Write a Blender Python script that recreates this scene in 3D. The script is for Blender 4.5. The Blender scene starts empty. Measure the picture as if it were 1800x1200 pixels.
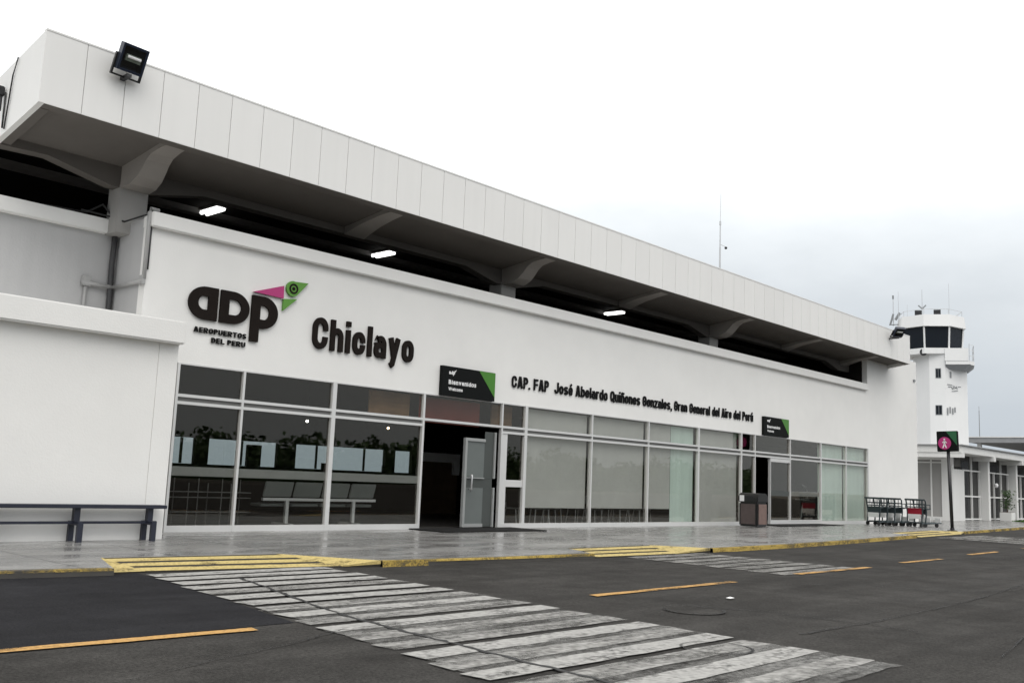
import bpy, bmesh, math, random
from mathutils import Vector, Matrix
random.seed(7)
S = 0.8                      # drawing units -> metres (every builder below multiplies by it)
sc = bpy.context.scene
COL = sc.collection
R = math.radians

# ------------------------------------------------------------------ camera
cam = bpy.data.cameras.new("camera")
cam.sensor_width = 36.0
cam.lens = 36.0 * 1707.62 / 1800.0
cam.clip_start = 0.1
cam.clip_end = 8000
co = bpy.data.objects.new("camera", cam)
COL.objects.link(co)
_p, _r, _y = R(8.09822816), R(2.3254969), R(42.8533273)
F = Vector((math.cos(_p)*math.cos(_y), math.cos(_p)*math.sin(_y), math.sin(_p)))
R0 = F.cross(Vector((0, 0, 1))).normalized()
U0 = R0.cross(F)
RR = R0*math.cos(_r) + U0*math.sin(_r)
UU = U0*math.cos(_r) - R0*math.sin(_r)
M = Matrix((RR, UU, -F)).transposed().to_4x4()
M.translation = Vector((-10.80311825, -21.11600931, 1.5))*S
co.matrix_world = M
sc.camera = co

# ------------------------------------------------------------------ sky, sun, exposure
SUN_EL, SUN_ROT = R(52), R(215)
world = bpy.data.worlds.new("World")
sc.world = world
world.use_nodes = True
wn = world.node_tree
wn.nodes.clear()
W = lambda t: wn.nodes.new(t)
out = W('ShaderNodeOutputWorld'); bg = W('ShaderNodeBackground')
sky = W('ShaderNodeTexSky'); sky.sky_type = 'NISHITA'; sky.sun_disc = False
sky.sun_elevation = SUN_EL; sky.sun_rotation = SUN_ROT; sky.dust_density = 6; sky.air_density = 1.0
tc = W('ShaderNodeTexCoord'); sep = W('ShaderNodeSeparateXYZ')
wn.links.new(tc.outputs['Generated'], sep.inputs[0])
# overcast deck: brightness by elevation, softly mottled by cloud noise
mp = W('ShaderNodeMapping'); mp.inputs['Scale'].default_value = (2.2, 2.2, 5.0)
wn.links.new(tc.outputs['Generated'], mp.inputs[0])
nz = W('ShaderNodeTexNoise'); nz.inputs['Scale'].default_value = 1.6; nz.inputs['Detail'].default_value = 6
nz.inputs['Roughness'].default_value = .55
wn.links.new(mp.outputs[0], nz.inputs['Vector'])
mulz = W('ShaderNodeMath'); mulz.operation = 'MULTIPLY_ADD'
mulz.inputs[1].default_value = 0.15; mulz.inputs[2].default_value = -0.075
wn.links.new(nz.outputs[0], mulz.inputs[0])
addz = W('ShaderNodeMath'); addz.operation = 'ADD'
wn.links.new(sep.outputs[2], addz.inputs[0]); wn.links.new(mulz.outputs[0], addz.inputs[1])
ramp = W('ShaderNodeValToRGB')
cr = ramp.color_ramp
cr.elements[0].position = 0.0; cr.elements[0].color = (.33, .365, .40, 1)
cr.elements[1].position = 1.0; cr.elements[1].color = (1.0, 1.0, .985, 1)
for pos, c in ((.10, (.36, .39, .42)), (.18, (.43, .455, .475)), (.26, (.57, .595, .61)), (.35, (.80, .81, .815)), (.46, (.97, .97, .965))):
    e = cr.elements.new(pos); e.color = (*c, 1)
wn.links.new(addz.outputs[0], ramp.inputs[0])
val = W('ShaderNodeVectorMath'); val.operation = 'SCALE'; val.inputs['Scale'].default_value = 18.0
wn.links.new(ramp.outputs[0], val.inputs[0])
mixs = W('ShaderNodeMix'); mixs.data_type = 'RGBA'; mixs.inputs['Factor'].default_value = 0.9
wn.links.new(sky.outputs[0], mixs.inputs['A']); wn.links.new(val.outputs[0], mixs.inputs['B'])
wn.links.new(mixs.outputs['Result'], bg.inputs[0]); bg.inputs[1].default_value = 0.1
wn.links.new(bg.outputs[0], out.inputs[0])
sl = bpy.data.lights.new("sun", 'SUN'); sl.energy = 0.85; sl.angle = R(40); sl.color = (1, .97, .93)
so = bpy.data.objects.new("sun", sl); COL.objects.link(so)
# sky's rotation runs clockwise from +Y; the lamp shines from the same direction
_d = Vector((math.sin(SUN_ROT)*math.cos(SUN_EL), math.cos(SUN_ROT)*math.cos(SUN_EL), math.sin(SUN_EL)))
so.rotation_euler = _d.to_track_quat('Z', 'Y').to_euler()
sc.view_settings.view_transform = 'Standard'
sc.view_settings.look = 'None'
sc.view_settings.exposure = 0.0
sc.view_settings.gamma = 1.0
sc.view_settings.use_curve_mapping = False

# ------------------------------------------------------------------ materials
MATS = {}
def mat(name, color, rough=.6, spec=.5, metal=0.0, noise=0.0, nscale=3.0, bump=0.0, bscale=40.0, island=0.0,
        noise2=None, emit=None, estr=0.0, streak=0.0, stretch=None, rnoise=0.0, speck=None):
    """procedural surface: base colour modulated by two noises, optional streaks, per-island tint, bump"""
    m = bpy.data.materials.new(name); m.use_nodes = True
    nt = m.node_tree; b = nt.nodes['Principled BSDF']; L = nt.links.new; N = nt.nodes.new
    b.inputs['Roughness'].default_value = rough
    b.inputs['Specular IOR Level'].default_value = spec
    b.inputs['Metallic'].default_value = metal
    tcn = N('ShaderNodeTexCoord'); src = tcn.outputs['Object']
    c = N('ShaderNodeRGB'); c.outputs[0].default_value = (*color, 1); cur = c.outputs[0]
    def mulval(cur, valsock):
        v = N('ShaderNodeVectorMath'); v.operation = 'SCALE'
        L(cur, v.inputs[0]); L(valsock, v.inputs['Scale']); return v.outputs[0]
    def noisev(scale, detail, amp, vec=None, rough=.6):
        n = N('ShaderNodeTexNoise'); n.inputs['Scale'].default_value = scale; n.inputs['Detail'].default_value = detail
        n.inputs['Roughness'].default_value = rough
        L(vec or src, n.inputs['Vector'])
        r = N('ShaderNodeMapRange'); r.inputs[1].default_value = .25; r.inputs[2].default_value = .75
        r.inputs[3].default_value = 1-amp; r.inputs[4].default_value = 1+amp
        L(n.outputs[0], r.inputs[0]); return r.outputs[0]
    if noise: cur = mulval(cur, noisev(nscale, 6, noise))
    if noise2: cur = mulval(cur, noisev(noise2[0], 4, noise2[1]))
    if speck: cur = mulval(cur, noisev(speck[0], 2, speck[1], rough=.8))
    if streak:
        mpn = N('ShaderNodeMapping'); mpn.inputs['Scale'].default_value = stretch or (3, 3, .12)
        L(src, mpn.inputs[0]); cur = mulval(cur, noisev(1.6, 5, streak, mpn.outputs[0]))
    if island:
        g = N('ShaderNodeNewGeometry')
        r = N('ShaderNodeMapRange'); r.inputs[3].default_value = 1-island; r.inputs[4].default_value = 1+island
        L(g.outputs['Random Per Island'], r.inputs[0]); cur = mulval(cur, r.outputs[0])
    L(cur, b.inputs['Base Color'])
    if rnoise:
        n = N('ShaderNodeTexNoise'); n.inputs['Scale'].default_value = .8; n.inputs['Detail'].default_value = 5
        L(src, n.inputs['Vector'])
        r = N('ShaderNodeMapRange'); r.inputs[1].default_value = .3; r.inputs[2].default_value = .7
        r.inputs[3].default_value = max(.02, rough-rnoise); r.inputs[4].default_value = rough+rnoise
        L(n.outputs[0], r.inputs[0]); L(r.outputs[0], b.inputs['Roughness'])
    if bump:
        n = N('ShaderNodeTexNoise'); n.inputs['Scale'].default_value = bscale; n.inputs['Detail'].default_value = 4
        L(src, n.inputs['Vector'])
        bp = N('ShaderNodeBump'); bp.inputs['Strength'].default_value = bump; bp.inputs['Distance'].default_value = .01
        L(n.outputs[0], bp.inputs['Height']); L(bp.outputs[0], b.inputs['Normal'])
    if emit:
        b.inputs['Emission Color'].default_value = (*emit, 1); b.inputs['Emission Strength'].default_value = estr
    MATS[name] = m
    return m

def glass_mat(name, tint, ior=1.5, extra=0.0):
    m = bpy.data.materials.new(name); m.use_nodes = True
    nt = m.node_tree; nt.nodes.clear(); N = nt.nodes.new; L = nt.links.new
    o = N('ShaderNodeOutputMaterial'); t = N('ShaderNodeBsdfTransparent'); t.inputs[0].default_value = (*tint, 1)
    g = N('ShaderNodeBsdfGlossy'); g.inputs['Roughness'].default_value = .012; g.inputs[0].default_value = (1, .93, .83, 1)
    f = N('ShaderNodeFresnel'); ge = N('ShaderNodeNewGeometry'); im = N('ShaderNodeMapRange')
    im.inputs[3].default_value = ior; im.inputs[4].default_value = 1/ior     # same reflectance from either side of the thin pane
    L(ge.outputs['Backfacing'], im.inputs[0]); L(im.outputs[0], f.inputs[0])
    a = N('ShaderNodeMath'); a.operation = 'ADD'; a.inputs[1].default_value = extra; L(f.outputs[0], a.inputs[0])
    n = N('ShaderNodeTexNoise'); n.inputs['Scale'].default_value = .7; n.inputs['Detail'].default_value = 1
    tcn = N('ShaderNodeTexCoord'); L(tcn.outputs['Object'], n.inputs['Vector'])
    bp = N('ShaderNodeBump'); bp.inputs['Strength'].default_value = .06; bp.inputs['Distance'].default_value = .02
    L(n.outputs[0], bp.inputs['Height']); L(bp.outputs[0], g.inputs['Normal'])
    mx = N('ShaderNodeMixShader'); L(a.outputs[0], mx.inputs[0]); L(t.outputs[0], mx.inputs[1]); L(g.outputs[0], mx.inputs[2])
    L(mx.outputs[0], o.inputs[0]); MATS[name] = m
    return m

def paint_mat(name, color, lo, hi, scale=2.2, stretch=(1, 1, 1), fine=30.0):
    """worn road paint: holes where the noise falls below a threshold let the asphalt sheet below show"""
    m = bpy.data.materials.new(name); m.use_nodes = True
    nt = m.node_tree; N = nt.nodes.new; L = nt.links.new
    b = nt.nodes['Principled BSDF']; o = nt.nodes['Material Output']
    b.inputs['Roughness'].default_value = .75; b.inputs['Specular IOR Level'].default_value = .3
    tcn = N('ShaderNodeTexCoord'); mpn = N('ShaderNodeMapping'); mpn.inputs['Scale'].default_value = stretch
    L(tcn.outputs['Object'], mpn.inputs[0])
    n1 = N('ShaderNodeTexNoise'); n1.inputs['Scale'].default_value = scale; n1.inputs['Detail'].default_value = 8; n1.inputs['Roughness'].default_value = .65
    L(mpn.outputs[0], n1.inputs['Vector'])
    n2 = N('ShaderNodeTexNoise'); n2.inputs['Scale'].default_value = fine; n2.inputs['Detail'].default_value = 3
    L(tcn.outputs['Object'], n2.inputs['Vector'])
    ad = N('ShaderNodeMath'); ad.operation = 'MULTIPLY_ADD'; ad.inputs[1].default_value = .45
    ad.inputs[1].default_value = .32; sh_ = N('ShaderNodeMath'); sh_.operation = 'ADD'; sh_.inputs[1].default_value = .065
    L(n2.outputs[0], ad.inputs[0]); L(n1.outputs[0], sh_.inputs[0]); L(sh_.outputs[0], ad.inputs[2])
    r = N('ShaderNodeMapRange'); r.inputs[1].default_value = lo; r.inputs[2].default_value = hi
    L(ad.outputs[0], r.inputs[0])
    v = N('ShaderNodeVectorMath'); v.operation = 'SCALE'; v.inputs[0].default_value = color
    r2 = N('ShaderNodeMapRange'); r2.inputs[1].default_value = .3; r2.inputs[2].default_value = .7; r2.inputs[3].default_value = .72; r2.inputs[4].default_value = 1.15
    L(n2.outputs[0], r2.inputs[0]); L(r2.outputs[0], v.inputs['Scale']); L(v.outputs[0], b.inputs['Base Color'])
    t = N('ShaderNodeBsdfTransparent'); mx = N('ShaderNodeMixShader')
    L(r.outputs[0], mx.inputs[0]); L(t.outputs[0], mx.inputs[1]); L(b.outputs[0], mx.inputs[2]); L(mx.outputs[0], o.inputs[0])
    MATS[name] = m
    return m

mat('stucco', (.78, .775, .755), .8, .3, noise=.045, nscale=.35, noise2=(1.6, .018), bump=.25, bscale=35)
mat('stucco_grey_shade', (.45, .45, .45), .8, .3, noise=.05, nscale=.7, bump=.3, bscale=30, streak=.03)
mat('fascia', (.79, .785, .765), .55, .35, noise=.02, nscale=.6, island=.015, streak=.015)
mat('joint', (.36, .36, .35), .9, .2)
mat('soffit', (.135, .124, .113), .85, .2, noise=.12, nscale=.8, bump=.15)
mat('concrete_light', (.36, .35, .335), .8, .2, noise=.07, nscale=1.2, bump=.15)
mat('bracket_paint', (.30, .28, .26), .8, .2, noise=.10, nscale=1.2, bump=.15)
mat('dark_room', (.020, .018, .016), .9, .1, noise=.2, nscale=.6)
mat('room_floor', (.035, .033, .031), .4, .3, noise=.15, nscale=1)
mat('roofing', (.35, .34, .33), .9, .2, noise=.1)
mat('aluminium', (.66, .66, .65), .38, .5, metal=.25, noise=.03, nscale=2)
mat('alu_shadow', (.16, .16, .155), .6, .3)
mat('steel', (.55, .55, .55), .3, .5, metal=.8)
mat('letter', (.014, .0105, .009), .7, .08, noise=.2, nscale=2)
mat('letter_thin', (.005, .005, .005), .6, .15)
mat('magenta', (.42, .035, .17), .4, .4)
mat('leaf_green', (.10, .27, .035), .4, .4)
mat('sign_green', (.055, .20, .02), .4, .4)
mat('sign_black', (.008, .009, .009), .7, .08)
mat('sign_white', (.78, .78, .78), .5, .3)
mat('pole_green', (.02, .11, .045), .4, .4)
mat('navy_steel', (.017, .020, .034), .4, .5, noise=.2, nscale=4)
mat('black_plastic', (.012, .012, .012), .4, .5)
mat('black_metal', (.015, .015, .017), .4, .5)
mat('bin_panel', (.085, .065, .062), .5, .4, noise=.15, nscale=8)
mat('bin_panel_light', (.17, .115, .10), .55, .3, noise=.15, nscale=8)
mat('rubber_mat', (.012, .012, .012), .8, .2, noise=.2, nscale=20)
mat('flood_case', (.012, .018, .035), .35, .5)
mat('flood_glass', (.012, .022, .035), .08, .6)
mat('reflector', (.75, .75, .66), .35, .5, metal=.3)
mat('lamp_tube', (.9, .9, .9), .5, emit=(1, .99, .96), estr=3)
mat('lamp_warm', (.9, .8, .6), .5, emit=(1, .72, .4), estr=14)
mat('lamp_cool', (.9, .9, .9), .5, emit=(1, .97, .9), estr=14)
mat('blind_grey', (.53, .53, .51), .8, .2, noise=.05, nscale=1.2, speck=(120, .10))
mat('blind_green', (.64, .76, .70), .6, .3, noise=.10, nscale=.6, streak=.10, stretch=(2.2, 2.2, .05))
mat('frosted_band', (.26, .265, .255), .55, .3, noise=.06, nscale=2)
mat('frosted_door', (.13, .145, .14), .35, .4, noise=.08, nscale=1.5)
mat('frosted_side', (.065, .072, .068), .35, .4, noise=.08, nscale=1.5)
mat('seat_grey', (.19, .205, .195), .6, .3, noise=.06)
mat('wood_dark', (.10, .065, .04), .5, .3, noise=.3, nscale=3, stretch=(1, 1, .2), streak=.3)
mat('warm_reflection', (.22, .125, .06), .6, .2, noise=.35, nscale=1.2, streak=.3, stretch=(.4, 1, 4))  # streaky brown that imitates warm sky mirrored in the transoms
mat('door_frame_grey', (.30, .31, .305), .45, .4)
mat('red_reflection', (.16, .025, .015), .7, .2, noise=.3, nscale=1.0)
mat('cart_grey', (.035, .05, .055), .4, .5, metal=.2)
mat('cart_red', (.30, .012, .03), .4, .5)
mat('cart_white', (.75, .75, .74), .5, .4)
mat('tower_glass', (.010, .013, .018), .2, .18)
mat('tower_white', (.77, .775, .77), .75, .3, noise=.04, nscale=.4, streak=.01)
mat('tower_grey', (.24, .25, .26), .6, .3)
mat('wing_white', (.70, .70, .685), .7, .3, noise=.04, nscale=.6, streak=.04)
mat('wing_grey', (.30, .295, .285), .5, .3, noise=.06, nscale=1)
mat('wing_glass', (.020, .019, .019), .25, .2)
mat('roof_grey', (.28, .285, .29), .6, .3, noise=.08)
mat('bark', (.09, .06, .04), .9, .2, noise=.3)
mat('foliage', (.045, .085, .028), .6, .3, island=.35)
mat('lawn', (.05, .115, .022), .8, .2, noise=.35, nscale=2, island=.3)
mat('planter_white', (.72, .72, .70), .7, .3)
mat('paper', (.78, .78, .76), .7, .2)
mat('pipe_white', (.36, .36, .355), .4, .4)
mat('pipe_dark', (.05, .05, .052), .5, .4)
mat('cable', (.03, .03, .03), .6, .3)
mat('ground_dirt', (.12, .115, .105), .95, .1, noise=.25, nscale=.05)
mat('tar', (.016, .016, .016), .55, .3)
mat('manhole', (.035, .034, .033), .6, .4, metal=.2, noise=.3, nscale=8)
mat('asphalt', (.040, .0382, .0358), .9, .07, noise=.26, nscale=.45, noise2=(2.4, .22), speck=(45, .50), streak=.22, stretch=(.10, 1.6, 1), bump=.5, bscale=110, rnoise=.10)
mat('asphalt_new', (.019, .019, .021), .9, .06, noise=.20, nscale=.5, noise2=(3, .18), speck=(55, .45), streak=.16, stretch=(.10, 1.6, 1), bump=.4, bscale=120, rnoise=.08)
glass_mat('glass', (.88, .888, .88))
glass_mat('glass_clear', (.74, .77, .76))
paint_mat('paint_white', (.315, .31, .295), .47, .70, 1.6, (1, 2.2, 1), 22)
paint_mat('paint_white_worn', (.29, .285, .27), .45, .88, 2.0, (.8, 2.6, 1), 18)
paint_mat('paint_white_old', (.20, .197, .187), .56, .98, 1.5, (.6, 2.4, 1), 22)
paint_mat('paint_white_faded', (.25, .245, .23), .52, .86, 1.4, (.6, 2.5, 1))
paint_mat('paint_orange', (.46, .265, .085), .50, .76, 2.4, (.8, 2, 1))
paint_mat('tar_worn', (.014, .014, .014), .52, .86, 1.2, (1, 1, 1), 14)
paint_mat('paint_yellow', (.50, .395, .155), .46, .70, 2.2, (1, 1.6, 1))
paint_mat('kerb_yellow', (.44, .315, .08), .56, .84, 1.3, (1, 1, 3))
mat('ramp_dark', (.040, .036, .030), .85, .15, noise=.3, nscale=3)
mat('kerb_concrete', (.06, .057, .052), .8, .3, noise=.25, nscale=2)

# wet tiled pavement: blotchy gloss, thin slab joints
def walkway_mat():
    m = bpy.data.materials.new('wet_paving'); m.use_nodes = True
    nt = m.node_tree; N = nt.nodes.new; L = nt.links.new; b = nt.nodes['Principled BSDF']
    tcn = N('ShaderNodeTexCoord'); src = tcn.outputs['Object']
    def noi(sc_, det, vec=None):
        n = N('ShaderNodeTexNoise'); n.inputs['Scale'].default_value = sc_; n.inputs['Detail'].default_value = det
        n.inputs['Roughness'].default_value = .6; L(vec or src, n.inputs['Vector']); return n.outputs[0]
    def mr(s, a, b_, c, d):
        r = N('ShaderNodeMapRange'); r.inputs[1].default_value = a; r.inputs[2].default_value = b_
        r.inputs[3].default_value = c; r.inputs[4].default_value = d; L(s, r.inputs[0]); return r.outputs[0]
    br = N('ShaderNodeTexBrick'); br.offset = 0; br.inputs['Scale'].default_value = 1.0
    br.inputs['Color1'].default_value = (1, 1, 1, 1); br.inputs['Color2'].default_value = (.90, .90, .90, 1)
    br.inputs['Mortar'].default_value = (.42, .42, .42, 1); br.inputs['Mortar Size'].default_value = .02
    br.inputs['Brick Width'].default_value = 1.76; br.inputs['Row Height'].default_value = 2.9
    L(src, br.inputs['Vector'])
    mpn = N('ShaderNodeMapping'); mpn.inputs['Scale'].default_value = (.45, 1.3, 1); L(src, mpn.inputs[0])
    a = noi(1.1, 6, mpn.outputs[0]); f = noi(60, 3)
    col = N('ShaderNodeVectorMath'); col.operation = 'SCALE'; L(br.outputs[0], col.inputs[0]); L(mr(a, .3, .7, .17, .30), col.inputs['Scale'])
    col2 = N('ShaderNodeVectorMath'); col2.operation = 'SCALE'; L(col.outputs[0], col2.inputs[0]); L(mr(f, .3, .7, .85, 1.15), col2.inputs['Scale'])
    tint = N('ShaderNodeVectorMath'); tint.operation = 'MULTIPLY'; tint.inputs[1].default_value = (1, .985, .955); L(col2.outputs[0], tint.inputs[0])
    L(tint.outputs[0], b.inputs['Base Color'])
    L(mr(noi(1.4, 6, mpn.outputs[0]), .36, .64, .12, .40), b.inputs['Roughness'])
    b.inputs['Specular IOR Level'].default_value = .5
    bp = N('ShaderNodeBump'); bp.inputs['Strength'].default_value = .06; bp.inputs['Distance'].default_value = .01
    L(noi(9, 5), bp.inputs['Height']); L(bp.outputs[0], b.inputs['Normal'])
    MATS['wet_paving'] = m
walkway_mat()

# ------------------------------------------------------------------ mesh helpers
ORG = {}
def tag(o, label=None, cat=None, group=None, kind=None):
    if label: o['label'] = label
    if cat: o['category'] = cat
    if group: o['group'] = group
    if kind: o['kind'] = kind
    return o

def thing(name, label, cat, base=(0, 0, 0), group=None):
    o = bpy.data.objects.new(name, None); COL.objects.link(o)
    o.empty_display_size = .2
    o.location = Vector(base)*S
    ORG[o.name] = Vector(base)
    return tag(o, label, cat, group)

class MB:
    def __init__(s): s.v = []; s.f = []
    def add(s, vs, fs):
        n = len(s.v); s.v += [Vector(p) for p in vs]; s.f += [tuple(n+i for i in f) for f in fs]; return s
    def box(s, x0, y0, z0, x1, y1, z1, mtx=None):
        vs = [Vector(p) for p in ((x0, y0, z0), (x1, y0, z0), (x1, y1, z0), (x0, y1, z0), (x0, y0, z1), (x1, y0, z1), (x1, y1, z1), (x0, y1, z1))]
        if mtx: vs = [mtx @ p for p in vs]
        return s.add(vs, [(3, 2, 1, 0), (4, 5, 6, 7), (0, 1, 5, 4), (1, 2, 6, 5), (2, 3, 7, 6), (3, 0, 4, 7)])
    def quad(s, a, b, c, d): return s.add([a, b, c, d], [(0, 1, 2, 3)])
    def prism(s, poly, axis, a, b):
        """extrude a 2-D outline along an axis; outline given in the other two coordinates in x,y,z order"""
        n = len(poly)
        def P(p, t):
            return {'x': (t, p[0], p[1]), 'y': (p[0], t, p[1]), 'z': (p[0], p[1], t)}[axis]
        vs = [P(p, a) for p in poly] + [P(p, b) for p in poly]
        fs = [tuple(range(n))[::-1], tuple(range(n, 2*n))] + [(i, (i+1) % n, n+(i+1) % n, n+i) for i in range(n)]
        return s.add(vs, fs)
    def tube(s, path, r, n=8, r2=None, mtx=None):
        path = [Vector(p) for p in path]; rings = []
        for i, p in enumerate(path):
            d = (path[min(i+1, len(path)-1)] - path[max(i-1, 0)]).normalized()
            u = d.orthogonal().normalized() if abs(d.z) > .9 else d.cross(Vector((0, 0, 1))).normalized()
            w = d.cross(u)
            rad = r if r2 is None else r + (r2-r)*i/(len(path)-1)
            rings.append([p + (u*math.cos(2*math.pi*k/n) + w*math.sin(2*math.pi*k/n))*rad for k in range(n)])
        vs = [q for rg in rings for q in rg]
        if mtx: vs = [mtx @ q for q in vs]
        fs = []
        for i in range(len(rings)-1):
            for k in range(n):
                fs.append((i*n+k, i*n+(k+1) % n, (i+1)*n+(k+1) % n, (i+1)*n+k))
        fs += [tuple(range(n))[::-1], tuple((len(rings)-1)*n+k for k in range(n))]
        return s.add(vs, fs)
    def lathe(s, prof, c, n=20):
        vs = []; fs = []
        for r, z in prof:
            for k in range(n):
                t = 2*math.pi*k/n; vs.append((c[0]+r*math.cos(t), c[1]+r*math.sin(t), c[2]+z))
        for i in range(len(prof)-1):
            for k in range(n): fs.append((i*n+k, i*n+(k+1) % n, (i+1)*n+(k+1) % n, (i+1)*n+k))
        fs += [tuple(range(n))[::-1], tuple((len(prof)-1)*n+k for k in range(n))]
        return s.add(vs, fs)
    def build(s, name, m, parent=None, base=None, bevel=0.0, smooth=False):
        root = parent
        while root is not None and root.parent is not None: root = root.parent
        org = ORG.get(root.name, Vector((0, 0, 0))) if root is not None else Vector(base or (0, 0, 0))
        me = bpy.data.meshes.new(name)
        me.from_pydata([tuple((p-org)*S) for p in s.v], [], s.f)
        bm = bmesh.new(); bm.from_mesh(me); bmesh.ops.recalc_face_normals(bm, faces=bm.faces)
        if bevel:
            bmesh.ops.remove_doubles(bm, verts=bm.verts, dist=1e-5)
            ed = [e for e in bm.edges if len(e.link_faces) == 2 and e.calc_face_angle(0) > .6]
            bmesh.ops.bevel(bm, geom=ed, offset=bevel*S, segments=2, affect='EDGES', clamp_overlap=True)
        bm.to_mesh(me); bm.free()
        if smooth: me.shade_smooth()
        me.materials.append(MATS[m])
        o = bpy.data.objects.new(name, me); COL.objects.link(o)
        if parent is not None: o.parent = parent
        else:
            o.location = org*S; ORG[o.name] = org
        return o

def copy_tree(o, parent=None):
    c = o.copy(); COL.objects.link(c)
    if parent is not None: c.parent = parent
    for ch in [q for q in o.children]: copy_tree(ch, c)
    return c

def ground_sheet(name, pts, z, m, **k):
    o = MB().add([(x, y, z) for x, y in pts], [tuple(range(len(pts)))]).build(name, m)
    return tag(o, kind=k.get('kind', 'structure'))

def arc(cx, cy, r, a0, a1, n, ry=None):
    ry = ry or r
    return [(cx+r*math.cos(R(a0+(a1-a0)*i/n)), cy+ry*math.sin(R(a0+(a1-a0)*i/n))) for i in range(n+1)]

def outline_mesh(splines, depth):
    """filled 2-D outlines (holes by even-odd) -> extruded mesh data: verts, faces (x, y, depth)"""
    cu = bpy.data.curves.new('tmp', 'CURVE'); cu.dimensions = '2D'; cu.fill_mode = 'BOTH'; cu.extrude = depth/2
    for pts in splines:
        sp = cu.splines.new('POLY'); sp.points.add(len(pts)-1)
        for i, p in enumerate(pts): sp.points[i].co = (p[0], p[1], 0, 1)
        sp.use_cyclic_u = True
    o = bpy.data.objects.new('tmp', cu)
    me = bpy.data.meshes.new_from_object(o)
    vs = [v.co.copy() for v in me.vertices]; fs = [tuple(p.vertices) for p in me.polygons]
    bpy.data.objects.remove(o); bpy.data.curves.remove(cu); bpy.data.meshes.remove(me)
    return vs, fs

def glyph(ch, bold, depth):
    cu = bpy.data.curves.new('tmp', 'FONT'); cu.body = ch; cu.extrude = depth/2; cu.offset = bold; cu.resolution_u = 4
    o = bpy.data.objects.new('tmp', cu)
    me = bpy.data.meshes.new_from_object(o)
    vs = [v.co.copy() for v in me.vertices]; fs = [tuple(p.vertices) for p in me.polygons]
    bpy.data.objects.remove(o); bpy.data.curves.remove(cu); bpy.data.meshes.remove(me)
    return vs, fs


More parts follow.
